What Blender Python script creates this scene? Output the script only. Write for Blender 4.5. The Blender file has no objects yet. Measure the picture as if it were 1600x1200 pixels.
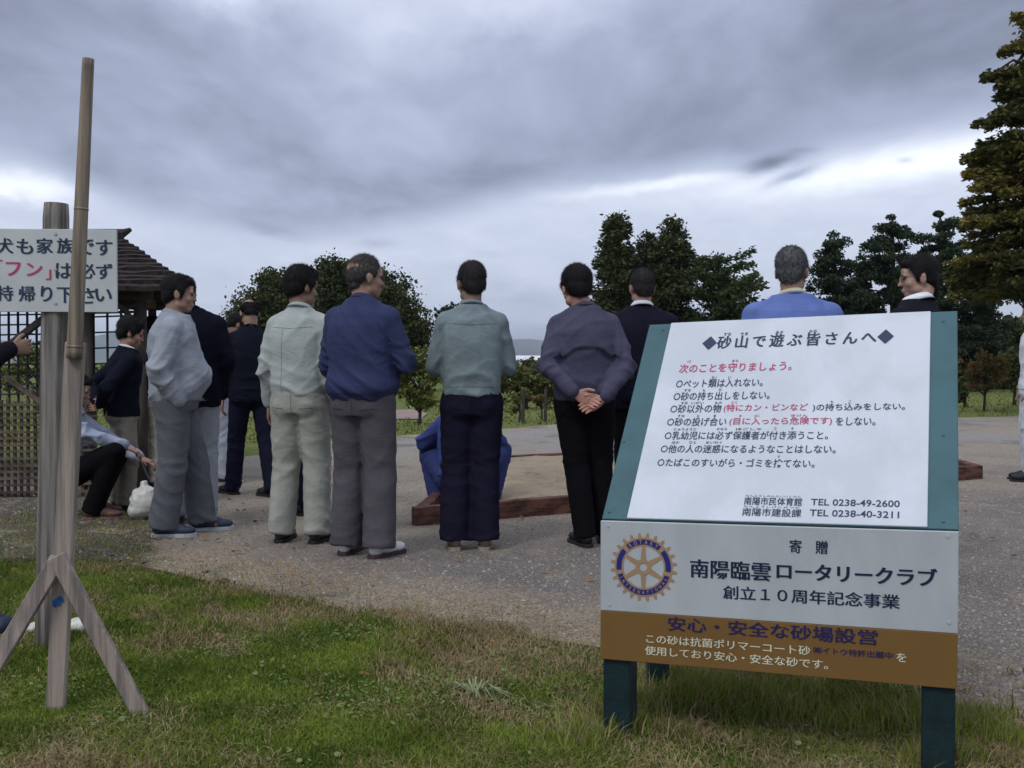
import bpy, bmesh, math, random
import numpy as np
from mathutils import Vector, Matrix, noise

random.seed(7)
RNG = np.random.default_rng(7)
PI = math.pi
D = bpy.data
SC = bpy.context.scene
COL = SC.collection

# ------------------------------------------------------------------ camera
CAM_H = 1.12
PITCH = math.atan(35.0 / 1600.0)
cam_d = D.cameras.new('camera')
cam = D.objects.new('camera', cam_d)
COL.objects.link(cam)
cam.location = (0, 0, CAM_H)
cam.rotation_euler = (PI / 2 - PITCH, 0, 0)
cam_d.sensor_width = 36.0
cam_d.lens = 36.0
cam_d.clip_start = 0.05
cam_d.clip_end = 20000
SC.camera = cam

# ------------------------------------------------------------------ view
SC.view_settings.view_transform = 'Standard'
SC.view_settings.look = 'None'
SC.view_settings.gamma = 1.0
SC.view_settings.use_curve_mapping = False
SC.view_settings.exposure = 0.40
SC.render.engine = 'CYCLES'
SC.cycles.max_bounces = 5
SC.cycles.diffuse_bounces = 3
SC.cycles.glossy_bounces = 2

# ------------------------------------------------------------------ world: overcast sky
SUN_EL, SUN_AZ = math.radians(48), math.radians(215)     # azimuth clockwise from +Y (behind the camera, to the left)
world = D.worlds.new('World')
SC.world = world
world.use_nodes = True
NT = world.node_tree
NT.nodes.clear()


class N:
    """tiny helper for node trees"""
    def __init__(s, nt): s.nt = nt
    def new(s, t, **k):
        n = s.nt.nodes.new(t)
        for a, b in k.items(): setattr(n, a, b)
        return n
    def link(s, a, b): s.nt.links.new(a, b)
    def put(s, sock, v):
        if isinstance(v, bpy.types.NodeSocket): s.nt.links.new(v, sock)
        else: sock.default_value = v
    def m(s, op, a, b=0.0, c=0.0, clamp=False):
        n = s.new('ShaderNodeMath', operation=op, use_clamp=clamp)
        for i, v in enumerate((a, b, c)): s.put(n.inputs[i], v)
        return n.outputs[0]
    def mix(s, f, a, b, blend='MIX'):
        n = s.new('ShaderNodeMix', data_type='RGBA', blend_type=blend)
        n.clamp_factor = True
        s.put(n.inputs[0], f)
        s.put(n.inputs[6], a if isinstance(a, bpy.types.NodeSocket) else (*a[:3], 1))
        s.put(n.inputs[7], b if isinstance(b, bpy.types.NodeSocket) else (*b[:3], 1))
        return n.outputs[2]
    def ramp(s, x, a, b, smooth=True):
        n = s.new('ShaderNodeMapRange', interpolation_type='SMOOTHSTEP' if smooth else 'LINEAR')
        s.put(n.inputs[0], x); s.put(n.inputs[1], a); s.put(n.inputs[2], b)
        return n.outputs[0]
    def noise(s, vec, scale, detail=4, rough=0.55, dist=0.0, out=0):
        n = s.new('ShaderNodeTexNoise')
        if vec is not None: s.link(vec, n.inputs['Vector'])
        n.inputs['Scale'].default_value = scale
        n.inputs['Detail'].default_value = detail
        n.inputs['Roughness'].default_value = rough
        n.inputs['Distortion'].default_value = dist
        return n.outputs[out]
    def scale(s, vec, xyz):
        n = s.new('ShaderNodeVectorMath', operation='MULTIPLY')
        s.link(vec, n.inputs[0]); n.inputs[1].default_value = xyz
        return n.outputs[0]


w = N(NT)
tc = w.new('ShaderNodeTexCoord')
sep = w.new('ShaderNodeSeparateXYZ')
w.link(tc.outputs['Generated'], sep.inputs[0])
dx, dy, dz = sep.outputs
el = w.m('ARCSINE', dz)
az = w.m('ARCTAN2', dx, dy)
den = w.m('ADD', w.m('MAXIMUM', dz, 0.0), 0.16)
comb = w.new('ShaderNodeCombineXYZ')
w.link(w.m('DIVIDE', dx, den), comb.inputs[0]); w.link(w.m('DIVIDE', dy, den), comb.inputs[1])
plane = comb.outputs[0]
n_big = w.noise(w.scale(plane, (1.15, .8, 1)), 1.0, 5, 0.50, 0.5)
n_mid = w.noise(w.scale(plane, (1.25, .75, 1)), 2.6, 6, 0.56, 0.5)
n_fine = w.noise(w.scale(plane, (1.5, .8, 1)), 7.0, 6, 0.6, 0.3)


def ang(px, py): return math.atan((px - 800) / 1600.0), (565 - py) / 1600.0


crv = w.new('ShaderNodeFloatCurve')
w.link(w.m('ADD', w.m('DIVIDE', az, 2 * PI), 0.5), crv.inputs['Value'])
cpts = [(-700, 300), (0, 296), (60, 306), (160, 345), (300, 375), (400, 383), (500, 388), (620, 368), (700, 352), (800, 328), (900, 306), (1000, 300),
        (1100, 284), (1190, 286), (1300, 270), (1450, 250), (1600, 236), (2300, 230)]
cm = crv.mapping.curves[0]
pts = [(0.0, 0.155)] + [(ang(a, b)[0] / (2 * PI) + 0.5, ang(a, b)[1]) for a, b in cpts] + [(1.0, 0.155)]
while len(cm.points) < len(pts): cm.points.new(0.5, 0.5)
for p, (a, b) in zip(cm.points, pts): p.location = (a, b)
crv.mapping.update()
edge = w.m('SUBTRACT', el, crv.outputs[0])
edge = w.m('ADD', edge, w.m('MULTIPLY', w.m('SUBTRACT', n_mid, 0.5), 0.030))
edge = w.m('ADD', edge, w.m('MULTIPLY', w.m('SUBTRACT', n_fine, 0.5), 0.016))
deck = w.ramp(edge, -0.006, 0.030)
# value of the cloud deck
val = w.m('ADD', 0.385, w.m('MULTIPLY', w.m('SUBTRACT', n_big, 0.5), 0.62))
val = w.m('ADD', val, w.m('MULTIPLY', w.m('SUBTRACT', n_mid, 0.5), 0.28))
val = w.m('ADD', val, w.m('MULTIPLY', w.m('SUBTRACT', n_fine, 0.5), 0.085))
low = w.m('ADD', 0.60, w.m('MULTIPLY', w.m('SUBTRACT', n_mid, 0.5), 0.22))
low = w.m('ADD', low, w.m('MULTIPLY', w.m('SUBTRACT', n_fine, 0.5), 0.08))


def blob(px, py, sx, sy, amp, wob=0.02, tilt=0.0):
    a, e = ang(px, py)
    u = w.m('SUBTRACT', az, a); v = w.m('SUBTRACT', w.m('SUBTRACT', el, e), w.m('MULTIPLY', u, tilt))
    v = w.m('ADD', v, w.m('MULTIPLY', w.m('SUBTRACT', n_fine, 0.5), wob))
    q = w.m('ADD', w.m('POWER', w.m('ABSOLUTE', w.m('DIVIDE', u, sx / 1600.0)), 2.0), w.m('POWER', w.m('ABSOLUTE', w.m('DIVIDE', v, sy / 1600.0)), 2.0))
    return w.m('MULTIPLY', w.m('POWER', 2.718, w.m('MULTIPLY', q, -1.0)), amp)


for b in [(300, -10, 130, 55, 0.34, .05, -0.15), (640, 40, 260, 60, 0.13, .06, 0), (110, 60, 170, 60, -0.04, .04, 0),
          (540, 120, 130, 50, 0.06, .05, 0), (1350, 110, 380, 90, -0.05, .05, 0.1), (480, 340, 330, 45, -0.07, .03, 0.05), (880, 20, 160, 40, .07, .05, 0),
          (1000, 235, 300, 45, -0.03, .03, 0.1)]:
    val = w.m('ADD', val, blob(*b))
for b in [(1430, 280, 300, 24, 0.42, .012, 0.10), (1020, 295, 130, 9, 0.26, .012, 0.10), (30, 322, 90, 20, 0.38, .02, 0), (600, 400, 120, 14, .06, .02, 0),
          (820, 470, 60, 24, -0.10, .02, 0), (800, 540, 300, 30, -0.22, .03, 0), (1450, 350, 300, 40, .04, .03, 0)]:
    low = w.m('ADD', low, blob(*b))
v = w.m('ADD', w.m('MULTIPLY', val, deck), w.m('MULTIPLY', low, w.m('SUBTRACT', 1.0, deck)))
for b in [(1200, 271, 44, 11, -0.36, .012, 0.2), (1236, 290, 42, 10, -0.42, .012, 0.3), (1412, 276, 13, 4.5, -0.30, .004, 0), (430, 368, 45, 11, -0.12, .02, -0.2),
          (588, 384, 30, 7, -0.10, .01, 0), (770, 398, 35, 5, -0.06, .01, 0), (1255, 253, 26, 5, -.08, .01, 0)]:
    v = w.m('ADD', v, blob(*b))
v = w.m('MAXIMUM', v, 0.12)
# an overcast dome grows brighter towards the zenith
lift = w.m('ADD', 1.0, w.m('MULTIPLY', w.m('POWER', w.m('MAXIMUM', w.m('SUBTRACT', dz, 0.30), 0.0), 1.0), 2.3))
v = w.m('MULTIPLY', v, lift)
tint = w.mix(w.ramp(v, 0.30, 0.85), (0.80, 0.915, 1.25), (0.94, 0.995, 1.13))
vc = w.new('ShaderNodeCombineColor')
for i in range(3): w.link(v, vc.inputs[i])
cloud = w.mix(1.0, tint, vc.outputs[0], 'MULTIPLY')
ground_col = w.mix(w.ramp(dz, -0.02, 0.0), (0.10, 0.10, 0.09), cloud)
bg_c = w.new('ShaderNodeBackground'); w.link(ground_col, bg_c.inputs[0]); bg_c.inputs[1].default_value = 1.0
sky = w.new('ShaderNodeTexSky', sky_type='NISHITA')
sky.sun_disc = False
sky.sun_elevation = SUN_EL
sky.sun_rotation = SUN_AZ
bg_s = w.new('ShaderNodeBackground'); w.link(sky.outputs[0], bg_s.inputs[0]); bg_s.inputs[1].default_value = 0.08
mx = w.new('ShaderNodeMixShader'); mx.inputs[0].default_value = 0.94
w.link(bg_s.outputs[0], mx.inputs[1]); w.link(bg_c.outputs[0], mx.inputs[2])
wo = w.new('ShaderNodeOutputWorld'); w.link(mx.outputs[0], wo.inputs[0])

sun_d = D.lights.new('sun', 'SUN')
sun_d.energy = 0.95
sun_d.angle = math.radians(14)
sun_d.color = (1.0, 0.97, 0.93)
sun = D.objects.new('sun', sun_d)
COL.objects.link(sun)
sv = Vector((math.sin(SUN_AZ) * math.cos(SUN_EL), math.cos(SUN_AZ) * math.cos(SUN_EL), math.sin(SUN_EL)))
sun.rotation_euler = (-sv).to_track_quat('-Z', 'Y').to_euler()
sun.location = sv * 30


# ------------------------------------------------------------------ measuring helpers
def ray(px, py):
    xc, yc = (px - 800) / 1600.0, (600 - py) / 1600.0
    c, s = math.cos(PITCH), math.sin(PITCH)
    return Vector((xc, c + s * yc, -s + c * yc))


def at(px, py, y):
    d = ray(px, py)
    return Vector((0, 0, CAM_H)) + d * (y / d.y)


def gnd(px, py, z=0.0):
    d = ray(px, py)
    return Vector((0, 0, CAM_H)) + d * ((z - CAM_H) / d.z)


# ------------------------------------------------------------------ object helpers
def tag(o, label=None, cat=None, group=None, kind=None):
    if label: o['label'] = label
    if cat: o['category'] = cat
    if group: o['group'] = group
    if kind: o['kind'] = kind
    return o


def empty(name, loc, rz=0.0):
    o = D.objects.new(name, None)
    COL.objects.link(o)
    o.location = loc
    o.rotation_euler = (0, 0, rz)
    o.empty_display_size = 0.1
    return o


def link(name, me, parent=None):
    o = D.objects.new(name, me)
    COL.objects.link(o)
    if parent is not None: o.parent = parent
    return o


def mesh_np(name, V, F, mat, parent=None, smooth=False):
    """V (n,3) array, F (m,k) array with k = 3 or 4"""
    V = np.asarray(V, dtype=np.float32); F = np.asarray(F, dtype=np.int32)
    me = D.meshes.new(name)
    me.vertices.add(len(V)); me.vertices.foreach_set('co', V.ravel())
    k = F.shape[1]
    me.loops.add(F.size); me.loops.foreach_set('vertex_index', F.ravel())
    me.polygons.add(len(F)); me.polygons.foreach_set('loop_start', np.arange(0, F.size, k, dtype=np.int32))
    me.update(calc_edges=True)
    if smooth: me.polygons.foreach_set('use_smooth', np.ones(len(F), dtype=bool))
    me.materials.append(mat)
    return link(name, me, parent)


class Geo:
    def __init__(s): s.V = []; s.F = []
    def add(s, vs, fs):
        b = len(s.V)
        s.V.extend([tuple(v) for v in vs])
        s.F.extend([tuple(i + b for i in f) for f in fs])
    def mesh(s, name):
        me = D.meshes.new(name); me.from_pydata(s.V, [], s.F); me.update(); return me
    def build(s, name, mat, parent=None, smooth=False, bevel=0.0):
        me = s.mesh(name)
        if bevel > 0:
            bm = bmesh.new(); bm.from_mesh(me)
            bmesh.ops.bevel(bm, geom=bm.edges[:], offset=bevel, segments=1, affect='EDGES')
            bmesh.ops.recalc_face_normals(bm, faces=bm.faces[:])
            bm.to_mesh(me); bm.free()
        if smooth:
            me.polygons.foreach_set('use_smooth', np.ones(len(me.polygons), dtype=bool))
        me.materials.append(mat)
        return link(name, me, parent)


def box(G, lo, hi, M=None):
    x0, y0, z0 = lo; x1, y1, z1 = hi
    vs = [Vector(p) for p in ((x0, y0, z0), (x1, y0, z0), (x1, y1, z0), (x0, y1, z0), (x0, y0, z1), (x1, y0, z1), (x1, y1, z1), (x0, y1, z1))]
    if M is not None: vs = [M @ v for v in vs]
    G.add(vs, [(3, 2, 1, 0), (4, 5, 6, 7), (0, 1, 5, 4), (1, 2, 6, 5), (2, 3, 7, 6), (3, 0, 4, 7)])


def frame(t, ref=Vector((0, 0, 1))):
    t = t.normalized()
    if abs(t.dot(ref)) > 0.97: ref = Vector((0, 1, 0))
    a = t.cross(ref).normalized(); b = a.cross(t).normalized()
    return a, b


def bar(G, a, b, wx, wy=None, ref=Vector((0, 0, 1))):
    """square bar between two points"""
    a = Vector(a); b = Vector(b); wy = wy or wx
    u, v_ = frame(b - a, ref)
    vs = []
    for p in (a, b):
        for sx, sy in ((-1, -1), (1, -1), (1, 1), (-1, 1)): vs.append(p + u * sx * wx / 2 + v_ * sy * wy / 2)
    G.add(vs, [(3, 2, 1, 0), (4, 5, 6, 7), (0, 1, 5, 4), (1, 2, 6, 5), (2, 3, 7, 6), (3, 0, 4, 7)])


def tube(G, pts, rad, n=12, cap=True):
    pts = [Vector(p) for p in pts]
    if not hasattr(rad, '__len__'): rad = [rad] * len(pts)
    vs = []; fs = []
    a = None
    for i, p in enumerate(pts):
        t = (pts[min(i + 1, len(pts) - 1)] - pts[max(i - 1, 0)])
        if a is None: a, b = frame(t)
        else:
            tn = t.normalized(); a = (a - tn * a.dot(tn)).normalized(); b = a.cross(tn).normalized() * -1
            b = tn.cross(a) * -1
        for k in range(n):
            q = 2 * PI * k / n
            vs.append(p + a * math.cos(q) * rad[i] + b * math.sin(q) * rad[i])
    for i in range(len(pts) - 1):
        for k in range(n):
            fs.append((i * n + k, i * n + (k + 1) % n, (i + 1) * n + (k + 1) % n, (i + 1) * n + k))
    if cap:
        fs.append(tuple(range(n - 1, -1, -1))); fs.append(tuple((len(pts) - 1) * n + k for k in range(n)))
    G.add(vs, fs)


def ball(G, c, r, R=None, nu=14, nv=9):
    c = Vector(c)
    if not hasattr(r, '__len__'): r = (r, r, r)
    vs = [Vector((0, 0, r[2]))]; fs = []
    for j in range(1, nv):
        th = PI * j / nv
        for i in range(nu):
            ph = 2 * PI * i / nu
            vs.append(Vector((r[0] * math.sin(th) * math.cos(ph), r[1] * math.sin(th) * math.sin(ph), r[2] * math.cos(th))))
    vs.append(Vector((0, 0, -r[2])))
    if R is not None: vs = [R @ v for v in vs]
    vs = [v + c for v in vs]
    for i in range(nu): fs.append((0, 1 + i, 1 + (i + 1) % nu))
    for j in range(nv - 2):
        for i in range(nu):
            a = 1 + j * nu + i; b = 1 + j * nu + (i + 1) % nu
            fs.append((a, a + nu, b + nu, b))
    L = len(vs) - 1; s0 = 1 + (nv - 2) * nu
    for i in range(nu): fs.append((L, s0 + (i + 1) % nu, s0 + i))
    G.add(vs, fs)


def caps(G, a, b, ra, rb, n=14):
    a = Vector(a); b = Vector(b)
    tube(G, [a, b], [ra, rb], n)
    ball(G, a, ra, nu=n); ball(G, b, rb, nu=n)


def rings(G, rs, n=26):
    """rs: list of (centre, side, fwd, hx, hy, power) closed loft"""
    vs = []; fs = []
    for c, sx, fy, hx, hy, pw in rs:
        for k in range(n):
            q = 2 * PI * k / n
            cs, sn = math.cos(q), math.sin(q)
            e = 2.0 / pw
            x = math.copysign(abs(cs) ** e, cs) * hx; y = math.copysign(abs(sn) ** e, sn) * hy
            vs.append(c + sx * x + fy * y)
    for i in range(len(rs) - 1):
        for k in range(n):
            fs.append((i * n + k, i * n + (k + 1) % n, (i + 1) * n + (k + 1) % n, (i + 1) * n + k))
    fs.append(tuple(range(n - 1, -1, -1))); fs.append(tuple((len(rs) - 1) * n + k for k in range(n)))
    G.add(vs, fs)


def remesh(G, name, voxel, smooth=2, relax=0.5):
    """closed overlapping shapes -> one continuous skin (verts, quads/tris as a mesh)"""
    me0 = G.mesh(name + '_src')
    o = D.objects.new(name + '_src', me0); COL.objects.link(o)
    m = o.modifiers.new('r', 'REMESH'); m.mode = 'VOXEL'; m.voxel_size = voxel
    if smooth:
        s = o.modifiers.new('s', 'SMOOTH'); s.factor = relax; s.iterations = smooth
    dg = bpy.context.evaluated_depsgraph_get()
    me = D.meshes.new_from_object(o.evaluated_get(dg))
    D.objects.remove(o); D.meshes.remove(me0)
    me.name = name
    me.polygons.foreach_set('use_smooth', np.ones(len(me.polygons), dtype=bool))
    return me


def get_vn(me):
    n = len(me.vertices)
    V = np.empty(n * 3, dtype=np.float32); me.vertices.foreach_get('co', V)
    Nn = np.empty(n * 3, dtype=np.float32); me.vertex_normals.foreach_get('vector', Nn)
    return V.reshape(-1, 3), Nn.reshape(-1, 3)


# ------------------------------------------------------------------ materials
MATS = {}


def mat(name, col, rough=0.8, var=0.15, scale=8.0, bump=0.0, bscale=60.0, metal=0.0, col2=None, island=0.0, detail=5, coords='Object', spec=0.3, stretch=None, lo=0.35, hi=0.65, trans=0.0):
    if name in MATS: return MATS[name]
    m = D.materials.new(name); m.use_nodes = True
    nt = m.node_tree; nt.nodes.clear(); h = N(nt)
    out = h.new('ShaderNodeOutputMaterial'); b = h.new('ShaderNodeBsdfPrincipled')
    h.link(b.outputs[0], out.inputs[0])
    b.inputs['Roughness'].default_value = rough; b.inputs['Metallic'].default_value = metal
    b.inputs['Specular IOR Level'].default_value = spec
    t = h.new('ShaderNodeTexCoord'); vec = t.outputs[coords]
    if stretch: vec = h.scale(vec, stretch)
    c1 = tuple(max(0, x * (1 - var)) for x in col); c2 = col2 if col2 else tuple(min(1, x * (1 + var)) for x in col)
    f = h.ramp(h.noise(vec, scale, detail, 0.6), lo, hi)
    if island > 0:
        g = h.new('ShaderNodeNewGeometry')
        f = h.m('ADD', h.m('MULTIPLY', f, 1 - island), h.m('MULTIPLY', g.outputs['Random Per Island'], island))
    c = h.mix(f, c1, c2)
    h.link(c, b.inputs['Base Color'])
    if bump > 0:
        bn = h.new('ShaderNodeBump'); bn.inputs['Strength'].default_value = bump; bn.inputs['Distance'].default_value = 0.01
        h.link(h.noise(vec, bscale, 4, 0.65), bn.inputs['Height']); h.link(bn.outputs[0], b.inputs['Normal'])
    if trans > 0:
        tr = h.new('ShaderNodeBsdfTranslucent'); h.link(c, tr.inputs[0])
        ms = h.new('ShaderNodeMixShader'); ms.inputs[0].default_value = trans
        h.link(b.outputs[0], ms.inputs[1]); h.link(tr.outputs[0], ms.inputs[2]); h.link(ms.outputs[0], out.inputs[0])
    MATS[name] = m
    return m


def cloth(name, col, var=0.10, rough=0.9):
    new = name not in MATS
    m = mat(name, col, rough, var, 5.0, 0.25, 120.0, spec=0.15, detail=6)
    if new:
        h = N(m.node_tree); b = [n for n in m.node_tree.nodes if n.type == 'BSDF_PRINCIPLED'][0]
        old = b.inputs['Normal'].links[0].from_socket
        tcn = h.new('ShaderNodeTexCoord')
        q = h.noise(h.scale(tcn.outputs['Object'], (1, 1, 1.9)), 5.5, 3, .5, 1.6)
        f = h.m('POWER', h.m('ABSOLUTE', h.m('SUBTRACT', h.m('MULTIPLY', q, 2.0), 1.0)), .7)
        bn = h.new('ShaderNodeBump'); bn.inputs['Strength'].default_value = .11; bn.inputs['Distance'].default_value = .03
        h.link(f, bn.inputs['Height']); h.link(old, bn.inputs['Normal']); h.link(bn.outputs[0], b.inputs['Normal'])
        b.inputs['Specular IOR Level'].default_value = .05 if max(col) < .06 else .12
    return m


# ================================================================== ground
def sheet(name, pts, z, m, jag=0.0, step=0.35, seed=0):
    """flat polygon sheet with an uneven rim"""
    r = random.Random(seed); P = []
    n = len(pts)
    for i in range(n):
        a = Vector(pts[i][:2]); b = Vector(pts[(i + 1) % n][:2]); L = (b - a).length
        k = max(1, min(60, int(L / step))) if jag > 0 else 1
        for j in range(k):
            p = a.lerp(b, j / k)
            if jag > 0:
                s_ = min(1.0, p.length / 8 + .35)
                p = p + Vector((noise.noise(Vector((p.x * 1.7, p.y * 1.7, seed))), noise.noise(Vector((p.x * 1.7, p.y * 1.7, seed + 9))))) * jag * s_
            P.append(p)
    bm = bmesh.new()
    vs = [bm.verts.new((p.x, p.y, z)) for p in P]
    es = [bm.edges.new((vs[i], vs[(i + 1) % len(vs)])) for i in range(len(vs))]
    bmesh.ops.triangle_fill(bm, use_beauty=True, use_dissolve=False, edges=es)
    for f in bm.faces:
        if f.normal.z < 0: f.normal_flip()
    me = D.meshes.new(name); bm.to_mesh(me); bm.free(); me.materials.append(m)
    o = link(name, me); o['kind'] = 'structure'
    return o


def ground_mat(name, layers, bump=0.5, bs=50, bd=0.02):
    """layers: first colour, then (noise scale, lo, hi, colour, [y-range mask])"""
    m = D.materials.new(name); m.use_nodes = True
    nt = m.node_tree; nt.nodes.clear(); h = N(nt)
    out = h.new('ShaderNodeOutputMaterial'); b = h.new('ShaderNodeBsdfPrincipled'); h.link(b.outputs[0], out.inputs[0])
    b.inputs['Roughness'].default_value = 0.95; b.inputs['Specular IOR Level'].default_value = 0.1
    t = h.new('ShaderNodeTexCoord'); vec = t.outputs['Object']
    sp = h.new('ShaderNodeSeparateXYZ'); h.link(vec, sp.inputs[0])
    c = layers[0]
    for L in layers[1:]:
        if isinstance(L[4] if len(L) > 4 else None, dict):
            k = L[4]; f = h.ramp(h.noise(vec, L[0], 6, 0.62, 0.3), L[1], L[2])
            q = h.m('ADD', h.m('MULTIPLY', sp.outputs[0], k['x']), h.m('MULTIPLY', sp.outputs[1], k['y']))
            q = h.m('ADD', q, h.m('MULTIPLY', h.m('MULTIPLY', sp.outputs[0], sp.outputs[0]), k.get('xx', 0.0)))
            q = h.m('ADD', h.m('ADD', q, k['c']), h.m('MULTIPLY', h.m('SUBTRACT', h.noise(vec, 3.0, 5, 0.65), 0.5), k['n']))
            g_ = h.ramp(q, k['lo'], k['hi'])
            if 'ymax' in k: g_ = h.m('MULTIPLY', g_, h.ramp(h.m('ADD', sp.outputs[1], h.m('MULTIPLY', h.noise(vec, 1.5, 3), .8)), k['ymax'] + 1.2, k['ymax']))
            c = h.mix(h.m('MULTIPLY', f, g_), c, L[3]); continue
        f = h.ramp(h.noise(vec, L[0], 6, 0.62, 0.3), L[1], L[2])
        if len(L) > 4:      # (a, b, lo, hi): mask along  y - a*x - b
            a_, b_, lo_, hi_ = L[4]
            q = h.m('SUBTRACT', h.m('SUBTRACT', sp.outputs[1], h.m('MULTIPLY', sp.outputs[0], a_)), b_)
            q = h.m('ADD', q, h.m('MULTIPLY', h.m('SUBTRACT', h.noise(vec, 2.2, 4, 0.6), 0.5), 1.1))
            f = h.m('MULTIPLY', f, h.ramp(q, lo_, hi_))
        c = h.mix(f, c, L[3])
    h.link(c, b.inputs['Base Color'])
    bn = h.new('ShaderNodeBump'); bn.inputs['Strength'].default_value = bump; bn.inputs['Distance'].default_value = bd
    hh = h.m('ADD', h.noise(vec, bs, 5, 0.7), h.m('MULTIPLY', h.noise(vec, bs * .12, 4, 0.6), 1.5))
    h.link(hh, bn.inputs['Height']); h.link(bn.outputs[0], b.inputs['Normal'])
    return m


far_grass = ground_mat('far_grass', [(0.115, 0.150, 0.040), (0.35, .35, .65, (0.165, 0.190, 0.060)), (3.0, .5, .75, (0.19, 0.17, 0.075)), (18, .4, .7, (0.06, 0.085, 0.022))], .6, 30, .05)
g = sheet('ground', [(-5900, -70), (5900, -70), (5900, 8900), (-5900, 8900)], 0.0, far_grass)

# near edge of the gravel, measured on the photograph from left to right
EDGE_PX = [(-900, 878), (60, 876), (150, 878), (200, 884), (250, 895), (340, 913), (480, 938), (600, 962), (760, 985), (900, 1012), (1000, 1032), (1250, 1072), (1500, 1108), (1720, 1140), (2600, 1230)]
EDGE = [gnd(*p) for p in EDGE_PX]
FAR_PX = [(2600, 648), (1700, 650), (1530, 652), (1000, 660), (865, 664), (700, 676), (620, 681), (500, 690), (400, 712), (330, 722), (150, 735), (-500, 750)]
PF = np.polyfit([p.x for p in EDGE[3:14]], [p.y for p in EDGE[3:14]], 2)
VG = lambda lo, hi, n: dict(x=-float(PF[1]), xx=-float(PF[0]), y=1.0, c=-float(PF[2]), n=n, lo=hi, hi=lo)
LF = lambda: dict(x=-1.0, y=-.30, c=-.31, n=.8, lo=-.12, hi=.15, ymax=8.3)
gravel = ground_mat('gravel', [(0.190, 0.170, 0.158),
                               (1.1, .36, .66, (0.245, 0.212, 0.180)),
                               (5.0, .48, .72, (0.175, 0.152, 0.138)),
                               (0.8, .25, .58, (0.345, 0.295, 0.225), (0.50, 6.0, -0.3, 1.6)),
                               (0.5, .40, .62, (0.31, 0.30, 0.295), (0.25, 11.0, -0.5, 2.5)),
                               (9., .20, .42, (0.310, 0.228, 0.150), VG(.25, 1.15, 1.2)),
                               (16., .42, .56, (0.380, 0.295, 0.185), VG(.30, 1.2, 1.3)),
                               (5., .46, .60, (0.120, 0.130, 0.050), VG(-.05, .45, 1.0)),
                               (4., .05, .30, (0.080, 0.064, 0.038), LF()),
                               (6., .45, .60, (0.050, 0.062, 0.022), LF()),
                               (30., .52, .64, (0.15, 0.10, 0.06), LF()),
                               (.9, .52, .70, (0.150, 0.128, 0.112)),
                               (2.6, .55, .68, (0.330, 0.275, 0.205)),
                               (70., .47, .64, (0.135, 0.118, 0.110)),
                               (95., .54, .66, (0.40, 0.37, 0.34)),
                               ], 1.0, 70, .02)
yard = sheet('gravel_yard', [(p.x, p.y) for p in EDGE] + [(p.x, p.y) for p in (gnd(*q) for q in FAR_PX)], 0.004, gravel, 0.22, 0.3, 3)

# straw and dry earth along the rim of the gravel
rim_top = [(60, 830), (215, 850), (420, 850 + 40), (560, 905), (700, 935), (860, 960), (935, 985), (1100, 1020), (1250, 1045), (1400, 1070), (1560, 1090), (1720, 1108)]
rim_low = [(1720, 1150), (1500, 1118), (1250, 1082), (1000, 1042), (900, 1020), (760, 995), (600, 972), (480, 948), (340, 923), (235, 895), (100, 880)]
dry = ground_mat('dry_earth', [(0.330, 0.265, 0.190), (3.0, .4, .62, (0.235, 0.200, 0.150)), (28, .45, .62, (0.34, 0.27, 0.17)), (55, .5, .66, (0.07, 0.055, 0.04)), (2., .5, .66, (0.10, 0.11, 0.04))], 1.0, 45, .03)
lawn = ground_mat('lawn_soil', [(0.060, 0.072, 0.022), (2.5, .4, .65, (0.085, 0.080, 0.035)), (22, .45, .65, (0.028, 0.032, 0.012))], 1.0, 40, .03)
sheet('lawn', [tuple(gnd(*p)[:2]) for p in EDGE_PX] + [(8, 1.0), (-8, 1.0)], 0.008, lawn, 0.22, 0.3, 3)
leafy = ground_mat('leaf_litter', [(0.120, 0.095, 0.055), (3, .4, .6, (0.075, 0.085, 0.035)), (30, .45, .62, (0.20, 0.14, 0.08)), (50, .5, .66, (0.04, 0.03, 0.02))], 1.0, 45, .03)
court = mat('court_pink', (0.25, 0.18, 0.17), 0.95, 0.08, 1.0)
sheet('running_track', [tuple(gnd(*p)[:2]) for p in [(590, 656), (640, 656), (664, 653), (664, 642), (640, 641), (590, 643)]], 0.020, court, 0.3, 0.6, 2)


def poly_y(px_list, x):
    xs = [p.x for p in px_list]; ys = [p.y for p in px_list]
    return np.interp(x, xs, ys)


EX = np.array([p.x for p in EDGE[1:]] ); EY = np.array([p.y for p in EDGE[1:]])
o_ = np.argsort(EX); EX = EX[o_]; EY = EY[o_]


def fbm2(x, y, s, seed=0):
    """cheap smooth 2-D noise for numpy arrays"""
    r = np.random.default_rng(seed); t = np.zeros_like(x)
    for k in range(7):
        a = r.uniform(0, 2 * PI); f = s * r.uniform(.6, 2.2); t += np.sin((x * math.cos(a) + y * math.sin(a)) * f + r.uniform(0, 6)) / 3.2
    return t


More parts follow.
